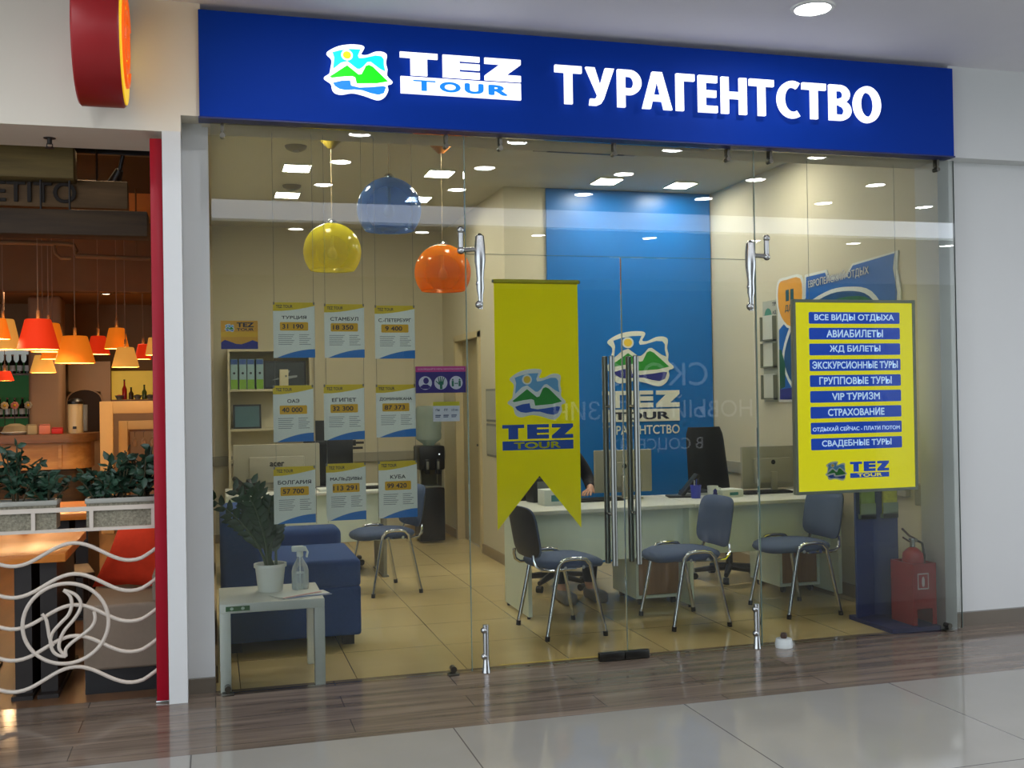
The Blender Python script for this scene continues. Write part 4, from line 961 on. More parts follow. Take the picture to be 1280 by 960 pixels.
def office_chair(label, loc, rz, top, wk=1.0):
    t = thing('office_chair', label, 'office chair', loc, rz, 'black swivel office chairs behind the desks')
    def bp(a, b):
        u = (a - 0.5) * 2
        z = 0.52 + (top - 0.52) * b
        wd = (0.245 - 0.035 * b - 0.03 * max(0, b - 0.9) * 10 * abs(u)) * wk
        return (u * wd, 0.22 + 0.1 * b - 0.05 * (1 - u * u) + 0.0, z)
    N, Mv = 10, 12
    V = []; F = []
    for off in (0.0, 0.055):
        o = len(V)
        for j in range(Mv + 1):
            for i in range(N + 1):
                p = bp(i / N, j / Mv); e = max(abs(i / N - .5), abs(j / Mv - .5)) * 2
                V.append((p[0], p[1] + (off if off else 0.02 * e ** 4), p[2]))
        for j in range(Mv):
            for i in range(N):
                q = (o + j * (N + 1) + i, o + j * (N + 1) + i + 1, o + (j + 1) * (N + 1) + i + 1, o + (j + 1) * (N + 1) + i)
                F.append(q if not off else q[::-1])
    B = (N + 1) * (Mv + 1)
    ring = [i for i in range(N + 1)] + [j * (N + 1) + N for j in range(1, Mv + 1)] + [Mv * (N + 1) + i for i in range(N - 1, -1, -1)] + [j * (N + 1) for j in range(Mv - 1, 0, -1)]
    for a, b in zip(ring, ring[1:] + ring[:1]): F.append((b, a, a + B, b + B))
    MB().add(V, F).build('backrest', M_blackc, t, True, 60)
    MB().box(-0.24, 0.24, -0.25, 0.22, 0.42, 0.5, 0.03, 4).build('seat', M_blackc, t)
    MB().tube([(0, 0.1, 0.41), (0, 0.3, 0.42), (0, 0.31, 0.55), (0, 0.3, 0.7)], 0.02, 8).build('back_bracket', M_black, t)
    MB().cyl((0, 0, 0.1), (0, 0, 0.42), 0.028).cyl((0, 0, 0.22), (0, 0, 0.3), 0.04).build('gas_lift', M_black, t)
    for s in (-1, 1): MB().tube([(s * 0.25, 0.1, 0.44), (s * 0.29, 0.1, 0.5), (s * 0.29, 0.05, 0.64), (s * 0.29, -0.16, 0.66)], 0.017, 8).build('armrest', M_black, t)
    for k in range(5):
        a = 2 * pi * k / 5 + 0.3
        lg = MB().tube([(0, 0, 0.1), (0.28 * cos(a), 0.28 * sin(a), 0.07)], 0.024, 8, rs=[0.03, 0.018]).build('base_leg', M_black, t)
        c = (0.28 * cos(a), 0.28 * sin(a))
        MB().cyl((c[0] - 0.022 * sin(a), c[1] + 0.022 * cos(a), 0.026), (c[0] + 0.022 * sin(a), c[1] - 0.022 * cos(a), 0.026), 0.026, n=14).build('caster', M_black, lg)
office_chair('empty black high-backed swivel chair in front of the blue wall panel', (3.96, 2.14, 0), 0.08, 1.2, 0.78)
office_chair('black swivel chair tucked under the rear desk, its caster showing beside the sofa', (1.0, 3.8, 0), 0.1, 0.92, 0.8)
office_chair('black swivel chair the seated person uses, behind the white desk', (2.535, 2.3, 0), -0.05, 1.0)

# ================================================================== PERSON AT THE DESK
def skin_body(name, chains, m, parent, sub=2):
    """one continuous skinned surface; chains share joints by name"""
    names = {}; verts = []; rad = []; edges = []
    for ch in chains:
        prev = None
        for nm, p, r in ch:
            if nm not in names:
                names[nm] = len(verts); verts.append(p); rad.append(r)
            i = names[nm]
            if prev is not None: edges.append((prev, i))
            prev = i
    me = bpy.data.meshes.new(name); me.from_pydata(verts, edges, [])
    o = bpy.data.objects.new(name, me); COL.objects.link(o)
    sk = o.modifiers.new('skin', 'SKIN'); sk.use_smooth_shade = True
    for v, r in zip(me.skin_vertices[0].data, rad): v.radius = r if isinstance(r, tuple) else (r, r)
    me.skin_vertices[0].data[0].use_root = True
    ss = o.modifiers.new('sub', 'SUBSURF'); ss.levels = sub; ss.render_levels = sub
    dg = bpy.context.evaluated_depsgraph_get()
    nm = bpy.data.meshes.new_from_object(o.evaluated_get(dg))
    bpy.data.objects.remove(o)
    nm.polygons.foreach_set('use_smooth', [True] * len(nm.polygons))
    nm.materials.clear(); nm.materials.append(m)
    ob = bpy.data.objects.new(name, nm); COL.objects.link(ob); ob.parent = parent
    return ob
def person():
    t = thing('person', 'seated person in dark clothes with long dark hair behind the pennant, hand at keyboard', 'person', (2.535, 2.2, 0))
    SK = mat('skin', (206, 158, 132), 0.5, noise=0.05, scale=20)
    DK = mat('dark_jacket', (24, 22, 28), 0.85, noise=0.15, scale=40)
    TR = mat('dark_trousers', (34, 34, 42), 0.85, noise=0.15, scale=40)
    HR = mat('dark_hair', (26, 18, 15), 0.45, noise=0.3, scale=60)
    pel = ('pel', (0, 0.02, 0.58), (0.13, 0.12))
    def arm(s, el, wr):
        sh = ('sh%d' % s, (s * 0.165, -0.02, 1.0), (0.055, 0.055))
        return [('ch', (0, 0.0, 0.93), (0.135, 0.1)), sh, ('ua%d' % s, ((s * 0.165 + el[0]) / 2 + s * 0.012, (el[1] - 0.02) / 2, (1.0 + el[2]) / 2), 0.045), ('el%d' % s, el, 0.038), ('fa%d' % s, tuple((a * 0.6 + b * 0.4) for a, b in zip(el, wr)), 0.035), ('wr%d' % s, wr, 0.024)]
    elL, wrL = (0.245, -0.08, 0.82), (0.16, -0.34, 0.785)
    elR, wrR = (-0.27, -0.2, 0.79), (-0.1, -0.46, 0.77)
    def hand(s, wr, d):
        d = Vector(d).normalized(); sd = Vector((d.y, -d.x, 0)) * (1 if s > 0 else 1)
        base = Vector(wr); palm = base + d * 0.055
        out = [[('wr%d' % s, tuple(wr), 0.024), ('pm%d' % s, tuple(palm), (0.034, 0.016))]]
        for k, (off, ln) in enumerate(((-0.03, 0.058), (-0.01, 0.072), (0.01, 0.076), (0.029, 0.068))):
            b = palm + d * 0.035 + sd * off
            c = b + d * ln * 0.5 + Vector((0, 0, 0.004)); e = b + d * ln + Vector((0, 0, -0.014))
            out.append([('pm%d' % s, tuple(palm), (0.034, 0.016)), ('f%d%da' % (s, k), tuple(b), 0.0095), ('f%d%db' % (s, k), tuple(c), 0.0085), ('f%d%dc' % (s, k), tuple(e), 0.0075)])
        th = base + d * 0.03 - sd * 0.032 * (1 if s > 0 else -1)
        out.append([('wr%d' % s, tuple(wr), 0.024), ('t%da' % s, tuple(th), 0.011), ('t%db' % s, tuple(th + d * 0.04 - sd * 0.012 * (1 if s > 0 else -1) + Vector((0, 0, -0.012))), 0.009)])
        return out
    def leg(s):
        return [pel, ('hp%d' % s, (s * 0.1, 0.0, 0.55), 0.088), ('kn%d' % s, (s * 0.11, -0.43, 0.53), 0.062), ('cf%d' % s, (s * 0.11, -0.44, 0.34), 0.056), ('an%d' % s, (s * 0.11, -0.42, 0.1), 0.04), ('ft%d' % s, (s * 0.115, -0.54, 0.05), (0.042, 0.034)), ('te%d' % s, (s * 0.12, -0.62, 0.04), (0.035, 0.025))]
    torso = [pel, ('ws', (0, 0.02, 0.74), (0.12, 0.095)), ('ch', (0, 0.0, 0.93), (0.135, 0.1)), ('nk', (0, -0.01, 1.075), (0.05, 0.052)), ('hb', (0, -0.03, 1.16), (0.058, 0.07)), ('hm', (0, -0.035, 1.22), (0.072, 0.088)), ('ht', (0, -0.02, 1.285), (0.06, 0.075))]
    chains = [torso, arm(1, elL, wrL), arm(-1, elR, wrR), leg(1), leg(-1)] + hand(1, wrL, (-0.5, -0.8, -0.13)) + hand(-1, wrR, (0.2, -1, -0.1))
    body = skin_body('body', chains, SK, t)
    # face
    MB().ball((0, -0.116, 1.202), 0.0115, 10, (0.75, 1.0, 1.6)).build('nose', SK, t)
    for s in (-1, 1):
        MB().ball((s * 0.03, -0.099, 1.226), 0.0115, 10).build('eye', mat('eye_white', (230, 228, 224), 0.2), t)
        MB().ball((s * 0.03, -0.107, 1.226), 0.005, 8).build('iris', mat('iris_brown', (50, 32, 22), 0.2), t)
        MB().tube([(s * 0.048, -0.1, 1.246), (s * 0.032, -0.108, 1.251), (s * 0.017, -0.111, 1.247)], 0.003, 6).build('eyebrow', HR, t)
        MB().ball((s * 0.076, -0.02, 1.21), 0.02, 10, (0.4, 0.8, 1.4)).build('ear', SK, t)
    MB().tube([(-0.022, -0.1, 1.165), (-0.01, -0.108, 1.168), (0, -0.109, 1.166), (0.01, -0.108, 1.168), (0.022, -0.1, 1.165)], 0.004, 8, rs=[0.002, 0.005, 0.0055, 0.005, 0.002]).build('mouth', mat('lips', (168, 92, 84), 0.4), t)
    # hair: cap and long locks falling over shoulders and back
    def hair(a, b):
        th = radians(-215 + 250 * a) + radians(-0)       # leaves the face (-y) open
        z = 1.318 - 0.52 * b
        r = 0.1 * min(1.0, math.sqrt(max(0.0, b * 7))) + (0.075 * max(0, b - 0.25))
        th = radians(-40 + 260 * a)
        wob = 1 + 0.035 * sin(a * 60)
        return (r * wob * cos(th) * 0.92, -0.012 + r * wob * sin(th) * (1.0 if sin(th) > 0 else 1.02), z)
    MB().sheet(hair, 72, 20).build('hair', HR, t)
    cap = MB().ball((0, -0.012, 1.225), 0.1, 24, (0.9, 1.02, 1.0))
    cap.v = [(x, y + (0.03 if (y < -0.06 and z < 1.285) else 0), z) for x, y, z in cap.v]
    cap.build('hair', HR, t)
    # clothes follow the body with a little ease
    def grow(ch, k): return [(n, p, tuple(q + k for q in r) if isinstance(r, tuple) else r + k) for n, p, r in ch]
    jk = [grow([pel, ('ws', (0, 0.01, 0.74), (0.13, 0.115)), ('ch', (0, -0.012, 0.93), (0.142, 0.122))], 0.014) + [('nk0', (0, -0.005, 1.035), (0.068, 0.066))]] + [grow(arm(s, e, w), 0.011) for s, e, w in ((1, elL, tuple(a * .85 + b * .15 for a, b in zip(wrL, elL))), (-1, elR, tuple(a * .85 + b * .15 for a, b in zip(wrR, elR))))]
    skin_body('jacket', jk, DK, t)
    tr = [grow([pel], 0.014) + [('ws', (0, 0.02, 0.68), (0.135, 0.11))]] + [grow(leg(s)[:5], 0.012) for s in (1, -1)]
    skin_body('trousers', tr, TR, t)
    for s in (1, -1):
        MB().box(s * 0.115 - 0.05, s * 0.115 + 0.05, -0.68, -0.38, 0.0, 0.085, 0.03, 4).build('shoe', mat('grey_shoe', (120, 120, 124), 0.6), t)
person()

# ================================================================== BACK OF THE SHOP
def shelf_unit():
    t = thing('shelf_unit', 'cream open shelf unit against the back wall with files and framed pictures', 'shelf unit', (0.16, 5.6, 0))
    w = 0.84; M_ = mat('cream_shelf_board', (206, 198, 168), 0.5, noise=0.03)
    for x in (0, w - 0.022): MB().box(x, x + 0.022, 0, 0.28, 0, 2.0).build('side_board', M_, t, False)
    for z in (0.1, 0.5, 0.84, 1.165, 1.57, 1.978): MB().box(0.022, w - 0.022, 0, 0.28, z, z + 0.022).build('shelf', M_, t, False)
    MB().box(0.022, w - 0.022, 0.27, 0.28, 0.0, 2.0).build('back_board', M_, t, False)
    return t
shelf_unit()
for k, x in enumerate((0.225, 0.31, 0.39, 0.48)):
    t = thing('file_binder', 'pale blue and green file on the shelf unit, ' + ('first from the left wall', 'second from the left wall', 'third from the left wall', 'nearest the black framed picture')[k], 'binder', (x, 5.63, 1.592), 0, 'files in a row on the shelf unit')
    MB().box(-0.036, 0.036, 0, 0.22, 0, 0.31, 0.003).build('cover', mat('pale_blue_file', (150, 182, 190), 0.5), t)
    fr = FR(0, 0, 0)
    MB().prism(rect(-0.034, 0.002, 0.034, 0.1), fr, 0, 0.001).build('green_band', mat('file_green', (128, 176, 60), 0.5), t, False)
    MB().prism(rect(-0.034, 0.255, 0.034, 0.305), fr, 0, 0.001).build('blue_band', mat('file_blue', (60, 92, 160), 0.5), t, False)
    MB().prism([(0.012 * cos(i * pi / 8), 0.165 + 0.012 * sin(i * pi / 8)) for i in range(16)], fr, 0, 0.001).build('finger_hole', M_pink, t, False)
def framed(name, x, z, w, h, tilt, face, label, cat):
    t = thing(name, label, cat, (x, 5.66, z)); t.rotation_euler = (tilt, 0, 0)
    b = 0.018
    MB().box(0, w, 0, 0.018, 0, b).box(0, w, 0, 0.018, h - b, h).box(0, b, 0, 0.018, b, h - b).box(w - b, w, 0, 0.018, b, h - b).build('frame', M_black, t, False)
    MB().box(b, w - b, 0.006, 0.016, b, h - b).build('picture', face, t, False)
    return t
fp = framed('framed_picture', 0.52, 1.593, 0.43, 0.29, -0.08, mat('dark_picture', (46, 56, 60), 0.3, noise=0.6, scale=14), 'black framed dark picture on the upper shelf beside the files', 'picture')
MB().prism([(0.08, 0.09), (0.16, 0.12), (0.24, 0.19), (0.27, 0.19), (0.24, 0.13), (0.34, 0.14), (0.34, 0.12), (0.24, 0.1), (0.2, 0.05), (0.18, 0.06), (0.19, 0.1)], FR(0, 0.006, 0), 0, 0.001).build('motif', mat('picture_pale', (140, 150, 150), 0.5), fp, False)
framed('framed_certificate', 0.21, 1.188, 0.28, 0.25, -0.1, mat('certificate_teal', (74, 110, 118), 0.3, noise=0.15, scale=9), 'black framed teal certificate on the lower shelf by the left wall', 'picture')
wb = thing('white_box', 'narrow cream carton standing in front of the black framed picture', 'box', (0.72, 5.605, 1.592))
MB().box(-0.045, 0.045, 0, 0.045, 0, 0.2, 0.003).build('box_body', mat('cream_carton', (206, 200, 168), 0.5), wb)
MB().prism(rect(0.012, 0.12, 0.03, 0.14), FR(0, 0, 0), 0, 0.001).build('print', M_grey, wb, False)
def cooler():
    t = thing('water_cooler', 'black water cooler with an upturned clear blue bottle by the back wall', 'water cooler', (2.145, 5.2, 0))
    MB().box(-0.13, 0.13, -0.15, 0.15, 0.02, 0.56, 0.015).build('lower_body', M_black, t)
    MB().box(-0.135, 0.135, -0.16, 0.15, 0.74, 0.985, 0.02).build('tap_head', M_black, t)
    for s in (-1, 1): MB().box(s * 0.118 - 0.01, s * 0.118 + 0.01, -0.12, 0.12, 0.55, 0.75).build('side_strut', M_lgrey, t, False)
    MB().box(-0.1, 0.1, 0.1, 0.13, 0.55, 0.75).build('rear_plate', mat('cooler_back', (140, 134, 112), 0.5), t, False)
    MB().box(-0.1, 0.1, -0.14, 0.08, 0.56, 0.575, 0.004).build('drip_tray', M_grey, t)
    for s in (-1, 1):
        tp = MB().box(s * 0.055 - 0.022, s * 0.055 + 0.022, -0.2, -0.15, 0.7, 0.85, 0.006).build('tap', M_black, t)
        MB().box(s * 0.055 - 0.012, s * 0.055 + 0.012, -0.208, -0.2, 0.75, 0.83, 0.004).build('tap_lever', M_grey, tp)
    MB().ball((0.075, -0.161, 0.9), 0.008, 8).build('indicator', mat('indicator_lamp', (240, 244, 255), 0.3, emit=1.5, noise=0), t)
    b = MB().lathe([(0.05, 0.97), (0.06, 1.0), (0.128, 1.05), (0.132, 1.1), (0.126, 1.13), (0.132, 1.16), (0.132, 1.22), (0.126, 1.25), (0.132, 1.28), (0.132, 1.36), (0.11, 1.39), (0.0, 1.395)], n=32, cap0=False, cap1=False)
    b.build('bottle', shell_mat('bottle_blue', (176, 198, 202), 0.4), t)
cooler()
for k, (y, z, h) in enumerate(((3.75, 1.25, 0.3), (3.75, 0.93, 0.3))):
    t = thing('wall_frame', 'thin framed notice on the partition flank left of the pennant, ' + ('upper', 'lower')[k] + ' of the two', 'notice', (2.459, y, z))
    fr = (Vector((0, 0, 0)), -VY, VZ, -VX)
    MB().prism(rect(-0.25, 0, 0.25, h), fr, 0.0, 0.006).build('backing', M_grey, t, False)
    MB().prism(rect(-0.23, 0.02, 0.23, h - 0.02), fr, 0.006, 0.008).build('sheet', mat('notice_sheet', (168, 168, 156), 0.5), t, False)

# right wall: shaped poster and acrylic leaflet pockets
def right_poster():
    X = XR
    t = thing('wall_poster', 'large shaped blue poster with an orange shield on the right shop wall', 'poster', (X, 2.1, 1.4))
    fr = (Vector((-0.002, 0, 0)), -VY, VZ, -VX)
    Bl = mat('poster_blue', (24, 96, 178), 0.4, noise=0.05); Wt = mat('poster_white', (218, 222, 220), 0.4, noise=0.02)
    MB().prism([(0.0, 0.0), (1.6, 0.0), (1.56, 0.35), (1.6, 0.75), (1.56, 0.9), (1.58, 1.015), (1.5, 1.01), (1.05, 0.99), (0.98, 0.93), (0.75, 0.93), (0.72, 0.985), (0.42, 0.98), (0.4, 0.86), (0.0, 0.8)], fr, 0, 0.008).build('board', Wt, t, False)
    MB().prism([(0.02, 0.02), (1.56, 0.02), (1.52, 0.36), (1.56, 0.74), (1.52, 0.9), (1.54, 1.0), (1.06, 0.975), (0.98, 0.9), (0.74, 0.9), (0.7, 0.965), (0.44, 0.96), (0.43, 0.8), (0.02, 0.58)], fr, 0.008, 0.01).build('blue_field', Bl, t, False)
    sea = smooth_poly([(0.1, 0.3), (0.16, 0.5), (0.35, 0.68), (0.7, 0.79), (1.0, 0.8), (1.25, 0.74), (1.42, 0.55), (1.46, 0.3), (1.35, 0.1), (0.8, 0.04), (0.3, 0.1)], 4)
    MB().prism([(x + 0.0, y) for x, y in smooth_poly([(0.07, 0.3), (0.13, 0.52), (0.33, 0.71), (0.7, 0.82), (1.0, 0.83), (1.28, 0.77), (1.46, 0.56), (1.5, 0.3), (1.38, 0.07), (0.8, 0.02), (0.28, 0.07)], 4)], fr, 0.01, 0.0105).build('white_outline', Wt, t, False)
    MB().prism(sea, fr, 0.0105, 0.0112).build('sea_picture', mat('poster_sea', (26, 78, 130), 0.4, noise=0.5, scale=5), t, False)
    MB().prism(smooth_poly([(0.4, 0.7), (0.6, 0.72), (0.9, 0.76), (1.2, 0.74), (1.3, 0.66), (1.0, 0.62), (0.7, 0.58), (0.5, 0.62)], 3), fr, 0.0112, 0.0118).build('island_picture', mat('poster_island', (46, 110, 66), 0.4, noise=0.6, scale=9), t, False)
    MB().prism([(0.02, 0.1), (0.1, 0.12), (0.11, 0.3), (0.05, 0.42), (0.02, 0.42)], fr, 0.01, 0.0115).build('green_corner', mat('poster_green', (24, 84, 60), 0.4, noise=0.3), t, False)
    MB().prism([(0.02, 0.02), (0.5, 0.02), (0.3, 0.12), (0.02, 0.1)], fr, 0.0112, 0.012).build('navy_wave', M_pnavy, t, False)
    sw_ = [(0.04, 0.95), (0.16, 0.97), (0.36, 0.96), (0.38, 0.8), (0.33, 0.68), (0.2, 0.6), (0.07, 0.68), (0.02, 0.8)]
    MB().prism([(0.2 + (x - 0.2) * 1.15, 0.79 + (y - 0.79) * 1.12) for x, y in smooth_poly(sw_, 3)], fr, 0.011, 0.0125).build('shield_rim', Wt, t, False)
    sd = MB().prism(smooth_poly(sw_, 3), fr, 0.0125, 0.0135).build('shield', mat('poster_orange', (222, 156, 40), 0.4), t, False)
    mk = MB().prism(rect(0.14, 0.8, 0.19, 0.89), fr, 0.0135, 0.014).prism(rect(0.21, 0.8, 0.26, 0.89), fr, 0.0135, 0.014)
    text(mk, 'ДЛЯ', fr, 0.2, 0.71, 0.15, 0.06, 0.0142, 0.02, 'c')
    mk.build('shield_mark', mat('poster_teal', (40, 84, 90), 0.4), sd, False)
    # slanted title
    a = radians(1.5); fr2 = (fr[0], fr[1] * cos(a) + VZ * sin(a), VZ * cos(a) - fr[1] * sin(a), fr[3])
    text(MB(), 'ЕВРОПЕЙСКИЙ ОТДЫХ', fr2, 0.5, 0.85, 0.78, 0.085, 0.0135, 0.03).build('title_shadow', M_pnavy, t, False)
    text(MB(), 'ЕВРОПЕЙСКИЙ ОТДЫХ', fr2, 0.5, 0.85, 0.78, 0.085, 0.0145, 0.004).build('title', Wt, t, False)
right_poster()
ap = thing('leaflet_rack', 'clear wall rack with three leaflet pockets left of the shaped blue poster', 'leaflet rack', (XR, 2.16, 1.4))
fr = (Vector((-0.001, 0, 0)), -VY, VZ, -VX)
MB().prism(rect(-0.19, 0.0, 0.04, 0.83), fr, 0, 0.004).build('back_plate', mat('clear_grey_acrylic', (184, 186, 172), 0.2), ap, False)
for k, z in enumerate((0.02, 0.28, 0.5)):
    pk = MB().prism(rect(-0.18, z, 0.03, z + 0.012), fr, 0.004, 0.04).prism(rect(0.022, z, 0.03, z + 0.2), fr, 0.004, 0.04).prism(rect(-0.18, z, -0.172, z + 0.2), fr, 0.004, 0.04).build('pocket', mat('smoky_acrylic', (120, 122, 108), 0.2), ap, False)
    MB().prism(rect(-0.168, z + 0.013, 0.02, z + 0.21), fr, 0.01, 0.02).build('leaflet', mat('rack_leaflet', (196, 198, 186), 0.5), pk, False)
nb = MB().prism([(-0.1 + 0.06 * cos(i * pi / 10), 0.7 + 0.07 * sin(i * pi / 10)) for i in range(20)], fr, 0.0045, 0.006)
nb.build('map_print', mat('map_teal', (70, 130, 112), 0.5), ap, False)
tx = MB()
for k in range(3): text(tx, ('ТУР', 'АД', 'ЮГ')[k], fr, -0.03, 0.78 - 0.07 * k, 0.06, 0.035, 0.005, 0.02)
tx.build('lettering', M_pink, ap, False)

# ================================================================== SOFA, TABLE AND WHAT IS ON IT
so = thing('sofa', 'blue fabric sofa along the left wall behind the small white table', 'sofa', (0.04, 0.87, 0))
MB().box(0.0, 0.815, -0.004, 0.78, 0.06, 0.36, 0.02, 4).build('base', M_sofa, so)
MB().box(0.2, 0.815, -0.005, 0.76, 0.35, 0.52, 0.025, 4).build('seat_cushion', M_sofa, so)
MB().box(0.0, 0.24, 0.02, 1.03, 0.345, 0.8, 0.06, 5).build('backrest', M_sofa, so)
MB().box(0.22, 0.79, 0.765, 1.04, 0.06, 0.62, 0.045, 4).build('armrest', M_sofa, so)
for x in (0.08, 0.74):
    for y in (0.07, 0.95): MB().box(x - 0.035, x + 0.035, y - 0.03, y + 0.03, 0.0, 0.062).build('foot', M_black, so)
tbl = thing('side_table', 'small square white side table just inside the glass beside the white column', 'table', (0.29, 0.3, 0))
MB().box(-0.265, 0.265, -0.25, 0.25, 0.4, 0.45, 0.006).build('tabletop', M_white, tbl)
for sx in (-1, 1):
    for sy in (-1, 1): MB().box(sx * 0.238 - 0.027, sx * 0.238 + 0.027, sy * 0.223 - 0.027, sy * 0.223 + 0.027, 0, 0.401, 0.003).build('leg', M_white, tbl)
stk = MB().prism(rect(-0.235, 0.412, -0.115, 0.437), FR(0, -0.2505, 0), 0, 0.001).build('green_label', mat('green_sticker', (60, 108, 58), 0.5), tbl, False)
for x in (-0.205, -0.15): MB().prism([(x + 0.009 * cos(i * pi / 8), 0.4245 + 0.008 * sin(i * pi / 8)) for i in range(16)], FR(0, -0.2515, 0), 0, 0.0006).build('mark', mat('pale_green_mark', (190, 214, 190), 0.5), stk, False)
def zz_plant():
    t = thing('potted_plant', 'tall dark green potted plant in a white pot on the small white table', 'plant', (0.295, 0.36, 0.45))
    MB().lathe([(0.0, 0.0), (0.062, 0.0), (0.066, 0.006), (0.08, 0.13), (0.088, 0.132), (0.088, 0.15), (0.078, 0.15), (0.072, 0.13), (0.0, 0.128)], n=28, cap0=False, cap1=False).build('pot', mat('white_pot', (226, 228, 222), 0.4), t)
    MB().lathe([(0.0, 0.131), (0.071, 0.131)], n=20, cap0=False, cap1=False).build('soil', mat('dark_soil', (40, 32, 26), 0.9, noise=0.4, scale=60), t)
    rnd = random.Random(5)
    G = mat('dark_green_leaf', (34, 62, 36), 0.35, noise=0.35, scale=25); G2 = mat('stalk_green', (58, 78, 50), 0.5)
    specs = [(-0.25, 0.0, 0.47, 0.15), (-0.36, -0.05, 0.42, 0.2), (-0.12, 0.06, 0.5, 0.1), (-0.05, 0.05, 0.46, 0.05), (0.04, -0.03, 0.4, 0.03), (0.1, 0.05, 0.34, 0.06), (-0.2, 0.1, 0.35, 0.12), (-0.14, -0.08, 0.44, 0.08), (0.0, 0.1, 0.4, 0.02), (0.06, 0.0, 0.28, 0.05), (-0.3, 0.05, 0.3, 0.1)]
    for dx, dy, h, bend in specs:
        bx, by = rnd.uniform(-0.035, 0.035), rnd.uniform(-0.035, 0.035)
        pts = []
        for i in range(9):
            a = i / 8
            pts.append(Vector((bx + dx * (a * 0.35 + 0.65 * a * a) * 0.75, by + dy * a * 0.75, 0.131 + h * (a - 0.1 * a * a))))
        st = MB().tube(pts, 0.006, 6, rs=[0.008 - 0.005 * i / 8 for i in range(9)]).build('stem', G2, t)
        lv = MB()
        for k in range(15):
            a = 0.3 + 0.7 * k / 14; f = a * 8; i = min(int(f), 7); p = pts[i].lerp(pts[i + 1], f - i)
            tan = (pts[i + 1] - pts[i]).normalized(); sd = 1 if k % 2 else -1
            side = tan.cross(Vector((rnd.uniform(-0.5, 0.5), 1, 0.2))).normalized() * sd
            d = (side * 0.8 + tan * 0.75).normalized(); L = 0.075 * (1.05 - 0.35 * abs(a - 0.55)); Wd = 0.017
            nrm = d.cross(tan).normalized(); wv = d.cross(nrm).normalized()
            q = [p, p + d * L * 0.3 + wv * Wd + nrm * 0.004, p + d * L * 0.65 + wv * Wd * 0.8 + nrm * 0.002, p + d * L, p + d * L * 0.65 - wv * Wd * 0.8 + nrm * 0.002, p + d * L * 0.3 - wv * Wd + nrm * 0.004, p + d * L * 0.35 - nrm * 0.002, p + d * L * 0.68 - nrm * 0.002]
            lv.add(q, [(0, 1, 6), (1, 2, 7, 6), (2, 3, 7), (3, 4, 7), (4, 5, 6, 7), (5, 0, 6)])
        lv.build('leaves', G, st)
zz_plant()
sb = thing('spray_bottle', 'clear spray bottle with a white trigger on the small white table', 'bottle', (0.455, 0.36, 0.45))
MB().lathe([(0.0, 0.001), (0.043, 0.0), (0.046, 0.01), (0.046, 0.1), (0.04, 0.125), (0.02, 0.16), (0.014, 0.175), (0.014, 0.185)], n=28, cap0=False, cap1=False).build('bottle_body', shell_mat('clear_bottle', (222, 228, 228), 0.25), sb)
MB().lathe([(0.0, 0.006), (0.041, 0.006), (0.041, 0.09), (0.0, 0.09)], n=24, cap0=False, cap1=False).build('liquid', shell_mat('pale_liquid', (206, 214, 220), 0.3), sb)
MB().cyl((0, 0, 0.178), (0, 0, 0.205), 0.018, n=16).box(-0.045, 0.022, -0.012, 0.012, 0.205, 0.236, 0.006).tube([(0.028, 0, 0.225), (0.042, 0, 0.2), (0.036, 0, 0.172)], 0.006, 8).box(0.014, 0.034, -0.01, 0.01, 0.206, 0.232, 0.004).build('trigger', M_paper, sb)
MB().cyl((0, 0, 0.01), (0, 0, 0.18), 0.003, n=6).build('dip_tube', M_paper, sb)
for k, (x, y, z, rz_, c, l) in enumerate(((0.45, 0.17, 0.4505, 0.25, (70, 96, 170), 'lower brochure with a blue edge hanging over the table corner'), (0.4, 0.18, 0.4535, 0.55, (196, 140, 140), 'upper pinkish white brochure on top of the blue edged one'))):
    t = thing('brochure', l, 'brochure', (x, y, z), rz_, 'brochures on the small white table')
    MB().box(-0.1, 0.14, -0.07, 0.07, 0, 0.003).build('pages', M_paper, t, False)
    MB().box(-0.1, 0.14, -0.071, -0.045, 0.0031, 0.0036).build('cover_print', mat('cover_print_%s' % ('blue', 'rose')[k], c, 0.4), t, False)

# ================================================================== RIGHT CORNER
ls = thing('leaflet_stand', 'dark blue floor stand with green leaflets under the yellow light box', 'leaflet stand', (4.13, 0.4, 0))
M_navy = mat('navy_board', (32, 60, 126), 0.5, noise=0.05)
fr = (Vector((0, 0, 0)), VX, VZ, -VY)
MB().box(-0.16, 0.19, -0.36, 0.1, 0.0, 0.028, 0.003).build('base_plate', mat('navy_base_board', (24, 42, 108), 0.5), ls, False)
MB().add([(-0.16, 0.0, 0.028), (0.0, 0.05, 0.028), (0.0, 0.05, 1.5), (-0.16, 0.0, 1.5), (-0.16, 0.02, 0.028), (0.0, 0.07, 0.028), (0.0, 0.07, 1.5), (-0.16, 0.02, 1.5)], [(0, 1, 2, 3), (7, 6, 5, 4), (0, 4, 5, 1), (3, 2, 6, 7), (0, 3, 7, 4), (1, 5, 6, 2)]).build('left_board', M_navy, ls, False)
MB().add([(0.0, 0.05, 0.028), (0.15, 0.0, 0.028), (0.15, 0.0, 1.5), (0.0, 0.05, 1.5), (0.0, 0.07, 0.028), (0.15, 0.02, 0.028), (0.15, 0.02, 1.5), (0.0, 0.07, 1.5)], [(0, 1, 2, 3), (7, 6, 5, 4), (0, 4, 5, 1), (3, 2, 6, 7), (0, 3, 7, 4), (1, 5, 6, 2)]).build('right_board', M_navy, ls, False)
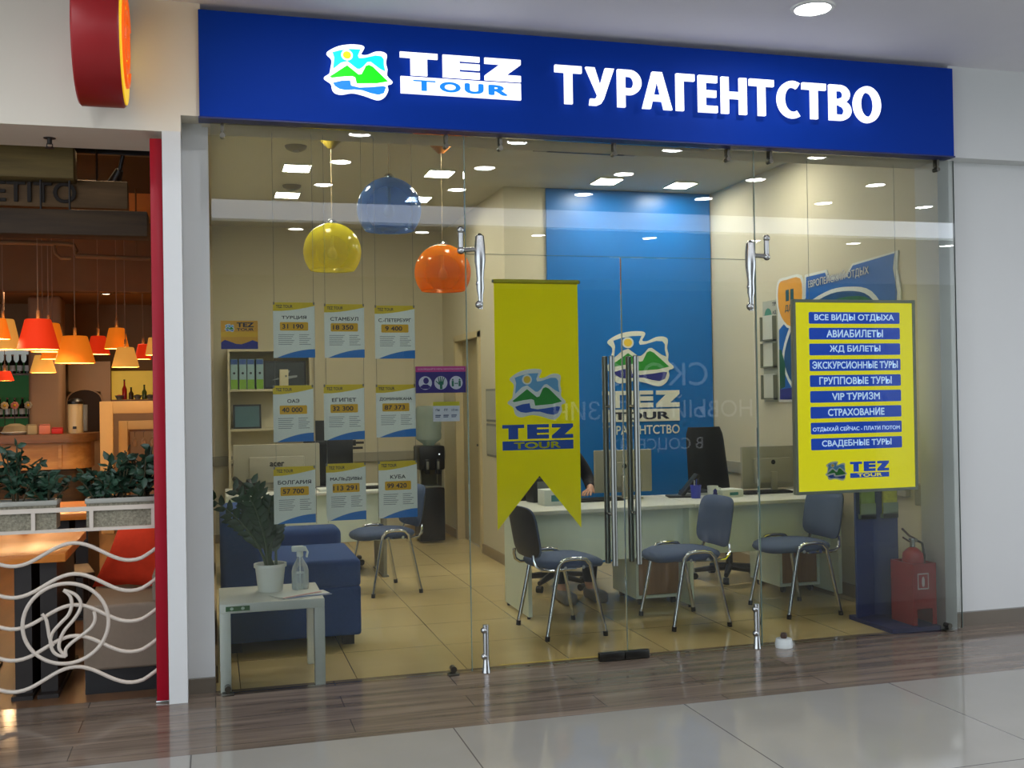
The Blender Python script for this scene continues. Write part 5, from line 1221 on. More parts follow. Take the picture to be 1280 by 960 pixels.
for k, x in enumerate((-0.085, 0.08)):
    for z in (0.66, 1.0):
        MB().box(x - 0.055, x + 0.055, -0.03, 0.005, z, z + 0.03).box(x - 0.055, x + 0.055, -0.03, -0.027, z, z + 0.1).build('pocket', mat('clear_pocket', (130, 150, 140), 0.15), ls, False)
        tag(MB().box(x - 0.05, x + 0.05, -0.026, -0.006, z + 0.012, z + 0.24).build('leaflet_stack', mat('leaflet_green_%s' % ('a', 'b')[k], ((120, 150, 96), (176, 182, 60))[k], 0.4, noise=0.5, scale=30), ls, False))
bx = thing('extinguisher_box', 'red metal floor box with a white extinguisher pictogram on the blue base', 'fire extinguisher box', (4.235, 0.19, 0.028))
b = MB().box(-0.085, 0.085, -0.11, -0.1, 0.1, 0.38).box(-0.085, -0.055, -0.11, -0.1, 0.0, 0.1).box(0.055, 0.085, -0.11, -0.1, 0.0, 0.1)
b.box(-0.085, -0.077, -0.1, 0.11, 0.0, 0.38).box(0.077, 0.085, -0.1, 0.11, 0.0, 0.38).box(-0.077, 0.077, 0.1, 0.11, 0.0, 0.38).box(-0.077, 0.077, -0.1, 0.1, 0.12, 0.13)
b.build('box_body', M_red, bx, False)
fr = FR(0, -0.11, 0)
sk = MB().prism(rect(-0.05, 0.22, 0.03, 0.32), fr, 0.0002, 0.001).build('pictogram', mat('sticker_white', (232, 214, 214), 0.5), bx, False)
MB().prism(rect(-0.043, 0.228, 0.023, 0.312), fr, 0.001, 0.0014).build('red_field', M_red, sk, False)
MB().prism(smooth_poly([(-0.018, 0.24), (-0.002, 0.24), (0.0, 0.28), (-0.006, 0.298), (-0.014, 0.298), (-0.02, 0.28)], 2), fr, 0.0014, 0.0018).build('extinguisher_figure', mat('sticker_white', (232, 214, 214), 0.5), sk, False)
ex = thing('fire_extinguisher', 'red fire extinguisher standing in the red metal floor box', 'fire extinguisher', (4.235, 0.19, 0.16))
MB().lathe([(0.0, 0.0), (0.06, 0.0), (0.066, 0.01), (0.066, 0.26), (0.06, 0.3), (0.035, 0.325), (0.02, 0.335), (0.0, 0.335)], n=28, cap0=False, cap1=False).build('cylinder', mat('extinguisher_red', (176, 40, 44), 0.3), ex)
MB().cyl((0, 0, 0.33), (0, 0, 0.375), 0.016, n=12).box(-0.02, 0.03, -0.014, 0.014, 0.365, 0.39, 0.004).build('valve', M_steel, ex)
MB().tube([(0.02, 0, 0.385), (-0.02, 0, 0.405), (-0.075, 0, 0.455)], 0.007, 8).tube([(0.02, 0, 0.37), (-0.03, 0, 0.375), (-0.07, 0, 0.4)], 0.006, 8).build('lever', mat('dark_lever', (70, 34, 30), 0.4), ex)
MB().tube([(0.03, 0, 0.375), (0.055, -0.02, 0.36), (0.07, -0.02, 0.28), (0.072, -0.012, 0.2)], 0.008, 8).build('hose', M_black, ex)

# ================================================================== RESTAURANT NEXT DOOR
M_rwall = mat('brown_restaurant_wall', (160, 124, 90), 0.8, noise=0.1, scale=3)
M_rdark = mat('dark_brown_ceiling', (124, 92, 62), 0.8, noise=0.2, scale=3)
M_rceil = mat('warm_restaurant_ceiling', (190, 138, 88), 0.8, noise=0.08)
M_beam = grain_mat('dark_beam_wood', (44, 32, 20), (74, 56, 34), (1.5, 20, 20), 0.7)
M_light_wood = grain_mat('light_counter_wood', (186, 128, 66), (218, 164, 96), (1.5, 16, 16), 0.45)
M_mid_wood = grain_mat('brown_counter_wood', (104, 68, 38), (140, 96, 56), (1.5, 18, 18), 0.4)
M_table = grain_mat('orange_table_wood', (206, 118, 40), (236, 150, 62), (1.0, 12, 12), 0.3)
M_dkmetal = mat('dark_table_metal', (30, 24, 20), 0.5, noise=0.1)
M_iron = mat('pale_painted_iron', (196, 186, 172), 0.5, noise=0.05)
struct('ceiling', MB().box(-7, -0.15, 0.4, 4.2, 3.3, 3.42), mat('painted_shade_brown', (58, 44, 32), 0.8, noise=0.15, scale=3))  # front part of the ceiling coloured dark to stand for shade
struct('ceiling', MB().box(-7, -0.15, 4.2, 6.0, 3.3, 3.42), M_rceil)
struct('wall_shade_sheet', MB().box(-0.21, -0.2, 0.4, 4.2, 2.5, 3.3), mat('painted_shade_brown', (58, 44, 32), 0.8))  # thin dark sheet over the side wall, standing in for shade
struct('ceiling', MB().box(-7, -0.15, 6.0, 9.6, 2.78, 2.9), M_rceil)
struct('wall_restaurant', MB().box(-7, -0.15, 9.5, 9.65, 0, 3.0).box(-7.15, -7, -1.0, 9.65, 0, ZM), M_rwall)
struct('wall_restaurant', MB().box(-0.2, -0.15, 0.4, 9.5, 0, 3.42), M_rwall)
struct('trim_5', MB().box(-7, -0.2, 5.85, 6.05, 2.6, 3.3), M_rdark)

def beam(name, x0, x1, y0, y1, z0, z1, label, m=M_beam, hang=()):
    t = thing(name, label, 'beam', ((x0 + x1) / 2, (y0 + y1) / 2, z0))
    w, d = (x1 - x0) / 2, (y1 - y0) / 2
    MB().box(-w, w, -d, d, 0, z1 - z0, 0.006).build('timber', m, t)
    for x in hang:
        MB().cyl((x - (x0 + x1) / 2, 0, z1 - z0 - 0.01), (x - (x0 + x1) / 2, 0, 3.3 - z0), 0.006, n=8).build('hanger_rod', M_dkmetal, t)
    return t
beam('ceiling_beam', -3.2, -0.72, 0.74, 0.9, 2.735, 2.915, 'upper greenish wooden beam just inside the restaurant opening', grain_mat('olive_beam_wood', (96, 82, 46), (132, 112, 64), (1.5, 20, 20), 0.7), (-1.0, -2.0))
sb_ = beam('hanging_sign_board', -3.2, -0.45, 0.9, 1.0, 2.6, 2.76, 'dark wooden sign board with raised letters hanging in the restaurant opening', grain_mat('sign_board_wood', (92, 68, 42), (128, 98, 62), (1.5, 20, 20), 0.7), (-0.62, -1.4))
text(MB(), 'APPETITO', (Vector((0, -0.05, 0)), VX, VZ, -VY), 0.38, 0.022, 0.72, 0.118, 0.001, 0.012, thick=0.014).build('lettering', mat('charred_letters', (34, 24, 16), 0.7), sb_, False)
beam('ceiling_beam', -3.2, -0.335, 0.72, 0.9, 2.42, 2.56, 'lower dark wooden beam hanging under the lettered sign board', M_beam, (-0.75, -0.9))
tr_ = thing('light_track', 'thin black ceiling track with one pointed spotlight inside the restaurant opening', 'track light', (-0.5, 1.0, 2.95))
MB().box(-0.25, 0.26, -0.018, 0.018, -0.02, 0.015, 0.003).build('rail', M_black, tr_)
for x in (-0.2, 0.2): MB().cyl((x, 0, 0.01), (x, 0, 0.35), 0.005, n=8).build('hanger_rod', M_black, tr_)
MB().cyl((0.02, 0, -0.02), (0.0, 0.02, -0.1), 0.012, n=10).cyl((0.0, 0.02, -0.1), (-0.05, 0.08, -0.2), 0.022, 0.045, 16).build('spot_head', M_black, tr_)
sk_ = thing('sprinkler', 'small sprinkler head under the pale soffit of the restaurant opening', 'sprinkler', (-0.77, 0.2, 2.83))
MB().cyl((0, 0, -0.03), (0, 0, 0), 0.012, n=10).lathe([(0.0, -0.002), (0.03, -0.002), (0.03, 0.0)], n=16, cap0=False, cap1=False).build('body', M_dkmetal, sk_)
MB().lathe([(0.0, -0.052), (0.022, -0.052), (0.022, -0.048), (0.0, -0.048)], n=12, cap0=False, cap1=False).tube([(-0.012, 0, -0.028), (-0.014, 0, -0.042), (0, 0, -0.05), (0.014, 0, -0.042), (0.012, 0, -0.028)], 0.003, 6).build('deflector', M_dkmetal, sk_)
pi_ = thing('ceiling_pipe', 'brown pipe with a bent branch running under the orange restaurant ceiling', 'pipe', (-1.5, 4.0, 2.82))
MB().tube([(-3, 0, 0.02), (0.35, 0, 0.0), (0.4, 0, -0.01), (0.42, 0, -0.06), (0.42, 0, -0.1), (1.25, 0, -0.12)], 0.02, 10).build('pipe_run', M_rdark, pi_)
for x in (-1.0, 0.2, 0.9): MB().cyl((x, 0, -0.1 if x > 0.5 else 0.0), (x, 0, 0.48), 0.007, n=8).build('hanger_rod', M_rdark, pi_)
MB().tube([(0.25, 0, 0.0), (0.26, 0, -0.08), (0.3, 0, -0.12), (0.38, 0, -0.12)], 0.016, 8).build('branch', M_rdark, pi_)

# lamps
SHADE = {}
def shade_mat(key, rgb, e):
    if key not in SHADE: SHADE[key] = mat('lamp_fabric_' + key, rgb, 0.8, emit=e, noise=0.05, scale=20, sampled=False)
    return SHADE[key]
M_inner = mat('lit_lamp_lining', (255, 214, 110), 0.7, emit=1.3, noise=0, sampled=False)
M_cordl = mat('grey_lamp_cord', (150, 120, 96), 0.6)
COLS = {'red': ((228, 52, 14), 0.5), 'orange': ((232, 120, 22), 0.55), 'pale': ((226, 160, 70), 0.6)}
LAMPS = [(-1.579, 3.4, 1.988, .09, .161, 'orange', 'orange lamp shade at the very edge of the opening, nearest the picture border'),
    (-1.683, 4.2, 1.944, .141, .256, 'pale', 'pale orange lamp shade behind the edge-most orange one'),
    (-1.295, 3.4, 1.906, .156, .237, 'red', 'large red lamp shade, biggest of the restaurant lamps'),
    (-1.301, 4.0, 1.913, .14, .24, 'orange', 'orange lamp shade directly behind the large red one'),
    (-1.074, 3.8, 1.811, .158, .223, 'orange', 'wide orange lamp shade right of the large red one'),
    (-1.515, 5.2, 1.77, .116, .165, 'pale', 'pale lamp shade hanging lowest, over the pillar'),
    (-1.047, 5.4, 1.948, .108, .178, 'red', 'red lamp shade between the wide orange one and the small orange one'),
    (-0.831, 4.8, 1.974, .11, .191, 'orange', 'orange lamp shade hanging above the pale ruffled one'),
    (-0.743, 4.6, 1.798, .119, .18, 'pale', 'pale amber lamp shade over the yellow lit window'),
    (-0.684, 6.2, 1.927, .084, .159, 'red', 'small red lamp shade near the dark red post'),
    (-0.543, 5.6, 1.945, .088, .176, 'pale', 'pale lamp shade half hidden by the dark red post'),
    (-1.35, 4.6, 1.875, .106, .12, 'orange', 'orange lamp shade peeping out low between the red one and the wide orange one'),
    (-0.535, 6.4, 1.814, .06, .103, 'orange', 'smallest lamp shade, low beside the dark red post'),
    (-2.084, 6.6, 1.725, .092, .101, 'red', 'low red lamp shade before the green bottle display')]
for x, y, z, r, h, c, l in LAMPS:
    t = thing('fabric_lamp', l, 'pendant lamp', (x, y, z), 0, 'fabric pendant lamps of the restaurant')
    top = 3.3 if y < 5.8 else 2.78
    k = 0.6
    MB().lathe([(r, 0), (r * (k + 0.02), h * 0.97), (r * k - 0.006, h), (r * k - 0.008, h - 0.006), (r - 0.005, 0.0)], n=32, cap0=False, cap1=False).build('lamp_shade', shade_mat(c, *COLS[c]), t)
    MB().lathe([(r - 0.006, 0.002), (r * k - 0.01, h - 0.008)], n=32, cap0=False, cap1=False).build('lining', M_inner, t)
    MB().cyl((0, 0, h * 0.5), (0, 0, h + 0.07), 0.012, n=10).box(-r * k + 0.004, r * k - 0.004, -0.003, 0.003, h - 0.012, h - 0.006).build('socket', M_cordl, t)
    MB().cyl((0, 0, h + 0.06), (0, 0, top - z), 0.004, n=6).build('cord', M_cordl, t)
    MB().ball((0, 0, h * 0.4), 0.028, 12).build('bulb', mat('lit_bulb', (255, 220, 150), 0.4, emit=8, noise=0, sampled=False), t)
    ld = bpy.data.lights.new('bulb_light', 'POINT'); ld.energy = SHADE_BULB_W * 2; ld.color = (1.0, 0.66, 0.34); ld.shadow_soft_size = 0.03
    lo = bpy.data.objects.new('bulb_light', ld); COL.objects.link(lo); lo.parent = t; lo.location = (0, 0, h * 0.15)
for x, y, z, l in ((-0.93, 6.5, 2.78, 'tiny bright spotlight in the restaurant ceiling above the small red lamp'), (-2.05, 6.6, 2.78, 'tiny bright spotlight in the restaurant ceiling at the picture border'),
                   (-1.4, 2.4, 3.3, 'small recessed restaurant ceiling spot hidden above the beams'), (-1.2, 8.0, 2.78, 'recessed restaurant ceiling spot over the bar'), (-0.7, 1.3, 3.3, 'recessed restaurant ceiling spot over the bench')):
    t = thing('spot_light', l, 'ceiling light', (x, y, z), 0, 'recessed spots of the restaurant')
    MB().lathe([(0.045, -0.001), (0.06, -0.008), (0.065, 0.0)], n=20, cap0=False, cap1=False).build('ring', M_dkmetal, t)
    MB().lathe([(0.0, -0.003), (0.045, -0.003), (0.045, 0.0)], n=20, cap0=False, cap1=False).build('diffuser', mat('spot_glow', (255, 226, 180), 0.4, emit=10, noise=0, sampled=False), t)
    ld = bpy.data.lights.new('spot_light', 'SPOT'); ld.energy = RESTAURANT_W * (2.2 if z > 3 else 1.6); ld.color = (1.0, 0.74, 0.46); ld.spot_size = radians(130); ld.spot_blend = 0.8; ld.shadow_soft_size = 0.05
    lo = bpy.data.objects.new('spot_light', ld); COL.objects.link(lo); lo.parent = t; lo.location = (0, 0, -0.012)

# railing with waves and the round flame emblem
rl = thing('railing', 'pale iron railing with wavy bars and a round flame emblem across the restaurant opening', 'railing', (-0.7, 0.05, 0))
RX0, RX1 = -1.95, -0.262
def wx(x): return x + 0.7
MB().box(wx(RX0), wx(RX1), -0.008, 0.008, 0.956, 0.978).build('top_rail', M_iron, rl, False)
MB().box(wx(RX0), wx(RX1), -0.008, 0.008, 0.857, 0.873).build('lower_rail', M_iron, rl, False)
MB().box(wx(-0.272), wx(RX1), -0.01, 0.01, 0.1, 0.978).build('end_post', M_iron, rl, False)
MB().box(wx(RX0), wx(RX0 + 0.012), -0.01, 0.01, 0.0, 0.978).build('end_post', M_iron, rl, False)
for x in (-1.02, -0.845, -0.58, -0.29): MB().box(wx(x) - 0.009, wx(x) + 0.009, -0.009, 0.007, 0.865, 0.965).build('short_upright', M_iron, rl, False)
for k in range(5):
    zb = 0.752 - 0.152 * k; pts = []
    for i in range(65):
        x = RX0 + 0.005 + (RX1 - RX0 - 0.012) * i / 64
        ph = (x + 0.665) / 0.535 * 2 * pi
        pts.append((wx(x), 0, zb + 0.05 * cos(ph) + (0.02 if x > -0.35 else 0) * (x + 0.35) * 8))
    MB().tube(pts, 0.0095, 8).build('wave_bar', M_iron, rl)
cx, cz, R_ = wx(-0.702), 0.41, 0.196
MB().tube([(cx + R_ * cos(i * pi / 32), -0.006, cz + R_ * sin(i * pi / 32)) for i in range(64)], 0.0095, 8, True).build('emblem_ring', M_iron, rl)
def at_px(P): return [(cx + (x - 82.5) / 107.0 * 2 * R_, -0.008, cz - (y - 779) / 100.0 * 2 * R_) for x, y in P]
F1 = [(80, 737), (88, 745), (90, 756), (86, 768), (76, 778), (66, 789), (63, 800), (66, 812), (73, 818), (82, 820)]
F2 = [(80, 737), (94, 743), (101, 753), (100, 763), (92, 775), (81, 787), (75, 799), (74, 810), (82, 820)]
F3 = [(53, 765), (58, 772), (60, 782), (62, 795), (66, 806)]
F4 = [(118, 766), (119, 776), (114, 786), (102, 795), (90, 803), (82, 811), (82, 820)]
fl = []
for P in (F1, F2, F3, F4): MB().tube(at_px(smooth_poly(P, 4, False)), 0.0085, 8).build('flame', M_iron, rl)

def planter(x0, x1, label):
    t = thing('planter_box', label, 'planter', ((x0 + x1) / 2, 0.13, 0.873), 0, 'grey mesh planters hung on the railing')
    w = (x1 - x0) / 2; Mg = mat('grey_planter_metal', (150, 150, 140), 0.5, noise=0.05)
    mesh_m = grain_mat('woven_planter_mesh', (96, 92, 76), (150, 144, 122), (90, 90, 90), 0.6)
    MB().box(-w, w, -0.07, -0.062, 0.0, 0.12).box(-w, w, 0.062, 0.07, 0.0, 0.12).box(-w, -w + 0.008, -0.062, 0.062, 0.0, 0.12).box(w - 0.008, w, -0.062, 0.062, 0.0, 0.12).box(-w + 0.008, w - 0.008, -0.062, 0.062, 0.0, 0.008).build('mesh_side', mesh_m, t, False)
    MB().box(-w - 0.006, w + 0.006, -0.08, -0.06, 0.118, 0.142, 0.004).box(-w - 0.006, w + 0.006, 0.06, 0.08, 0.118, 0.142, 0.004).box(-w - 0.006, -w + 0.014, -0.06, 0.06, 0.118, 0.142, 0.004).box(w - 0.014, w + 0.006, -0.06, 0.06, 0.118, 0.142, 0.004).build('rim', Mg, t)
    MB().box(-w + 0.01, w - 0.01, -0.06, 0.06, 0.08, 0.105).build('soil', MATS['dark_soil'], t, False)
planter(-1.24, -0.742, 'grey mesh planter on the railing at the picture border')
planter(-0.604, -0.262, 'grey mesh planter on the railing beside the dark red post')
def bushy(x, z, h, spread, seed, label):
    t = thing('leafy_plant', label, 'plant', (x, 0.13, z), 0, 'bushy plants in the railing planters')
    rnd = random.Random(seed); lv = MB()
    for b in range(9):
        a = rnd.uniform(0, 2 * pi); sx = rnd.uniform(-1, 1) * spread; sy = rnd.uniform(-0.09, 0.09); hh = h * rnd.uniform(0.55, 1.0)
        pts = [Vector((sx * 0.15, sy * 0.2, 0)), Vector((sx * 0.5, sy * 0.6, hh * 0.5)), Vector((sx, sy, hh))]
        MB().tube(pts, 0.004, 5).build('stem', mat('brown_green_stem', (62, 58, 36), 0.6), t)
        for k in range(16):
            f = rnd.uniform(0.3, 1.0); p = pts[0].lerp(pts[1], f * 2) if f < 0.5 else pts[1].lerp(pts[2], f * 2 - 1)
            d = Vector((rnd.gauss(0, 1), rnd.gauss(0, 0.8), rnd.gauss(0.25, 0.6))).normalized(); n = d.orthogonal().normalized(); n.rotate(Matrix.Rotation(rnd.uniform(0, 6), 3, d)); w = d.cross(n)
            L = rnd.uniform(0.035, 0.062)
            lv.add([p, p + d * L * 0.35 + w * L * 0.32, p + d * L * 0.75 + w * L * 0.24 + n * 0.004, p + d * L * 1.1, p + d * L * 0.75 - w * L * 0.24 + n * 0.004, p + d * L * 0.35 - w * L * 0.32, p + d * L * 0.5 - n * 0.006], [(0, 1, 6), (1, 2, 6), (2, 3, 6), (3, 4, 6), (4, 5, 6), (5, 0, 6)])
    lv.build('foliage', mat('bushy_green_leaf', (36, 66, 48), 0.45, noise=0.4, scale=25), t)
bushy(-1.1, 0.978, 0.25, 0.1, 1, 'bushy green plant in the border planter, partly cut by the picture edge')
bushy(-0.93, 0.978, 0.32, 0.13, 2, 'tallest bushy plant in the planter at the picture border')
bushy(-0.79, 0.978, 0.2, 0.12, 3, 'low bushy plant leaning into the gap between the two planters')
bushy(-0.55, 0.978, 0.22, 0.11, 4, 'low bushy plant at the open end of the planter by the red post')
bushy(-0.45, 0.978, 0.26, 0.1, 6, 'middle bushy plant of the planter by the red post')
bushy(-0.34, 0.978, 0.29, 0.09, 5, 'tall bushy plant right against the dark red post')

# bench, cushion, tables, chair
bn = thing('bench', 'grey upholstered bench inside the restaurant opening, with a black plinth', 'bench', (-0.44, 0.23, 0))
MB().box(-0.2, 0.2, 0.02, 1.5, 0.0, 0.125).build('plinth', M_black, bn, False)
MB().box(-0.205, 0.215, 0.0, 1.52, 0.12, 0.455, 0.02, 3).build('seat', mat('grey_bench_fabric', (136, 122, 106), 0.9, noise=0.08, scale=40), bn)
MB().box(0.13, 0.225, 0.0, 1.52, 0.45, 0.6, 0.02, 3).build('backrest', mat('grey_bench_fabric', (136, 122, 106), 0.9), bn)
cu = thing('cushion', 'large orange red cushion leaning on the grey bench', 'cushion', (-0.42, 0.78, 0.455))
def cush(a, b, sg):
    u, v = a * 2 - 1, b * 2 - 1
    th = 0.085 * max(0.0, (1 - abs(u) ** 2.6)) ** 0.6 * max(0.0, (1 - abs(v) ** 2.6)) ** 0.6
    k = 1 - 0.07 * (1 - abs(u * v))
    return Vector((u * 0.2 * k, sg * th, v * 0.2 * k))
CM = Matrix.Translation((0.03, 0, 0.2)) @ Matrix.Rotation(-0.35, 4, 'Z') @ Matrix.Rotation(-0.3, 4, 'X')
cm = MB()
for sg_ in (1, -1): cm.sheet(lambda a, b: cush(a, b, sg_), 20, 20)
cm.v = [tuple(CM @ Vector((v[0] + 0.32 * v[2], v[1], v[2]))) for v in cm.v]
mz = min(v[2] for v in cm.v); cm.v = [(v[0], v[1], v[2] - mz + 0.001) for v in cm.v]
cm.build('cover', mat('orange_red_fabric', (226, 60, 24), 0.9, noise=0.12, scale=30), cu)
def cafe_table(loc, sx, sy, label):
    t = thing('cafe_table', label, 'table', loc, 0, 'orange wooden tables of the restaurant')
    MB().box(-sx, sx, -sy, sy, 0.69, 0.735, 0.004).build('tabletop', M_table, t)
    for x in (-sx + 0.1, sx - 0.215, sx - 0.095):
        MB().box(x - 0.04, x + 0.04, -sy + 0.1, sy - 0.1, 0.02, 0.691).build('leg', M_dkmetal, t, False)
        MB().box(x - 0.05, x + 0.05, -sy + 0.04, sy - 0.04, 0.0, 0.021).build('foot', M_dkmetal, t, False)
cafe_table((-1.02, 0.66, 0), 0.3, 0.46, 'near orange wooden table behind the wavy railing')
cafe_table((-0.98, 2.68, 0), 0.2, 0.48, 'farther orange wooden table seen between the two planters')
def cafe_chair(loc, rz, label):
    t = thing('cafe_chair', label, 'chair', loc, rz, 'dark wooden restaurant chairs')
    D = grain_mat('dark_chair_wood', (46, 30, 20), (66, 44, 28), (14, 14, 2), 0.5)
    MB().box(-0.2, 0.2, -0.2, 0.2, 0.43, 0.46, 0.008).build('seat', D, t)
    for sx in (-1, 1):
        MB().box(sx * 0.18 - 0.018, sx * 0.18 + 0.018, -0.2, -0.164, 0, 0.43).build('leg', D, t, False)
        MB().box(sx * 0.18 - 0.018, sx * 0.18 + 0.018, 0.164, 0.2, 0, 0.86).build('leg', D, t, False)
    MB().box(-0.162, 0.162, 0.17, 0.192, 0.7, 0.85, 0.006).box(-0.162, 0.162, 0.175, 0.19, 0.55, 0.6, 0.004).build('backrest', D, t)
cafe_chair((-0.93, 1.5, 0), pi / 2 + 0.2, 'dark wooden chair beyond the near orange table')
cafe_chair((-1.62, 1.95, 0), pi, 'dark wooden chair on the near side of the farther orange table')

# bar and back wall
br_ = thing('bar_counter', 'wooden bar counter with a rounded end at the back of the restaurant', 'counter', (-2.3, 7.9, 0))
def cnt(x0, x1, y0, y1, r):
    P = [(x0, y0)] + [(x1 - r + r * sin(a), y0 + r - r * cos(a)) for a in [i * pi / 16 for i in range(9)]] + [(x1, y1), (x0, y1)]
    return P
frz = (Vector((0, 0, 0)), VX, VY, VZ)
MB().prism(cnt(-1.5, 1.0, -0.4, 0.3, 0.3), frz, 1.03, 1.125).build('countertop', M_mid_wood, br_)
MB().prism(cnt(-1.5, 0.93, -0.3, 0.26, 0.26), frz, 0.72, 1.029).build('front', M_light_wood, br_)
MB().prism(cnt(-1.5, 0.9, -0.26, 0.24, 0.24), frz, 0.0, 0.719).build('kick_panel', M_beam, br_)
for x in (-1.2, -0.5, 0.2, 0.62): MB().box(x - 0.02, x + 0.02, -0.325, -0.298, 0.74, 1.0).build('batten', M_light_wood, br_, False)
ur = thing('tea_urn', 'pale steel drink urn with a dark lid on the bar counter', 'urn', (-1.54, 7.85, 1.126))
MB().lathe([(0.0, 0.0), (0.085, 0.0), (0.085, 0.33), (0.08, 0.35), (0.0, 0.35)], n=28, cap0=False, cap1=False).build('urn_body', mat('pale_urn', (216, 196, 150), 0.3), ur)
MB().lathe([(0.088, 0.34), (0.088, 0.37), (0.06, 0.4), (0.02, 0.41), (0.0, 0.41)], n=28, cap0=False, cap1=False).build('lid', M_black, ur)
MB().box(0.085, 0.13, -0.03, 0.03, 0.02, 0.33, 0.006).build('column', M_grey, ur)
MB().box(-0.02, 0.02, -0.12, -0.083, 0.05, 0.08, 0.004).build('tap', M_black, ur)
for k, (x, c, l, w, h) in enumerate(((-1.72, (200, 30, 24), 'small red box on the bar counter before the urn', 0.06, 0.06), (-1.86, (216, 130, 110), 'pinkish packet on the bar counter beside the red box', 0.06, 0.1), (-2.0, (170, 160, 130), 'grey green jar stand on the bar counter', 0.05, 0.1))):
    t = thing('counter_item', l, 'box', (x, 7.7, 1.126), 0.2 * k)
    MB().box(-w, w, -0.05, 0.05, 0, h, 0.006).build('box_body', mat('counter_item_%s' % ('red', 'rose', 'grey')[k], c, 0.5), t)
    MB().box(-w * 0.9, w * 0.9, -0.045, 0.045, h, h + 0.015, 0.004).build('lid', mat('counter_lid_%s' % ('red', 'rose', 'grey')[k], tuple(v * 0.85 for v in c), 0.5), t)
rk = thing('serving_dish', 'low glass dish stack on the bar counter', 'dish', (-2.18, 7.75, 1.126))
MB().lathe([(0.0, 0.0), (0.12, 0.0), (0.16, 0.03), (0.155, 0.035), (0.0, 0.012)], n=28, cap0=False, cap1=False).build('plate', M_paper, rk)
MB().lathe([(0.14, 0.035), (0.11, 0.1), (0.05, 0.125), (0.0, 0.128)], n=28, cap0=False, cap1=False).build('dome', shell_mat('glass_dome', (214, 200, 170), 0.35), rk)
pl_ = thing('round_pillar', 'beige plastered pillar behind the bar counter', 'pillar', (-1.93, 8.5, 0))
MB().box(-0.19, 0.19, -0.19, 0.19, 0.1, 2.78, 0.05, 4).build('shaft', mat('beige_plaster', (176, 142, 110), 0.7, noise=0.05), pl_)
MB().box(-0.2, 0.2, -0.2, 0.2, 0.0, 0.1, 0.01).build('foot', M_rdark, pl_)
for q in ((-1.74, -1.36, 0, 1.0), (-1.36, -0.2, 0, 1.48), (-1.74, -1.24, 1.62, 2.0), (-1.36, -1.24, 1.48, 1.62)):
    struct('wall_bar', MB().box(q[0], q[1], 8.9, 9.0, q[2], q[3]), mat('beige_plaster', (176, 142, 110), 0.7))
ar = thing('arched_niche', 'dark arched niche in the beige wall behind the urn', 'niche', (-1.55, 8.89, 1.0))
P = [(-0.2, 0), (0.2, 0), (0.2, 0.5)] + [(0.2 * cos(a), 0.5 + 0.14 * sin(a)) for a in [i * pi / 12 for i in range(1, 12)]] + [(-0.2, 0.5)]
MB().prism(P, (Vector((0, 0, 0)), VX, VZ, -VY), 0.0, 0.012).build('niche_panel', mat('dark_niche', (52, 36, 26), 0.8), ar, False)
MB().prism([(-0.215, 0), (-0.2, 0), (-0.2, 0.5)] + [(0.2 * cos(a), 0.5 + 0.14 * sin(a)) for a in [pi - i * pi / 12 for i in range(1, 12)]] + [(0.2, 0.5), (0.2, 0), (0.215, 0), (0.215, 0.5)] + [(0.215 * cos(a), 0.5 + 0.155 * sin(a)) for a in [i * pi / 12 for i in range(1, 12)]] + [(-0.215, 0.5)], (Vector((0, 0, 0)), VX, VZ, -VY), 0.0, 0.02).build('arch_trim', mat('beige_plaster', (176, 142, 110), 0.7), ar, False)
cd = thing('chalkboard_display', 'green bar display with a white top and rows of dark bottles', 'display', (-2.4, 8.75, 0.0))
MB().box(-0.5, 0.24, 0.0, 0.05, 1.2, 2.14).build('green_board', mat('display_green', (44, 110, 52), 0.6, emit=0.12, noise=0.1), cd, False)
MB().box(-0.5, 0.24, -0.012, 0.0, 1.99, 2.14).build('white_header', mat('display_header', (206, 214, 206), 0.5, emit=0.3, noise=0), cd, False)
MB().box(-0.5, 0.24, -0.14, 0.0, 1.83, 1.85).build('shelf', M_mid_wood, cd, False)
MB().box(-0.5, 0.24, -0.14, 0.0, 1.3, 1.32).build('shelf', M_mid_wood, cd, False)
MB().box(-0.5, 0.24, 0.0, 0.05, 0.0, 1.2).build('cabinet', M_rdark, cd, False)
bt0 = thing('bottle', 'dark bottle standing on the green bar display', 'bottle', (0, 0, 0), 0, 'dark bottles on the green display')
MB().lathe([(0.0, 0.0), (0.034, 0.0), (0.036, 0.01), (0.036, 0.13), (0.014, 0.17), (0.012, 0.22), (0.0, 0.22)], n=16, cap0=False, cap1=False).build('bottle_body', mat('dark_bottle_glass', (30, 34, 24), 0.15), bt0)
MB().lathe([(0.0365, 0.03), (0.0365, 0.1)], n=16, cap0=False, cap1=False).build('paper_label', M_paper, bt0)
MB().cyl((0, 0, 0.218), (0, 0, 0.235), 0.0145, n=10).build('cap', M_mid_wood, bt0)
first = True
for z, n in ((1.85, 6), (1.32, 5)):
    for k in range(n):
        loc = (-2.52 + 0.085 * k + (0.02 if z < 1.5 else 0), 8.68, z)
        if first: bt0.location = loc; first = False
        else: dup(bt0, loc, 0, 'dark bottle standing on the green bar display')
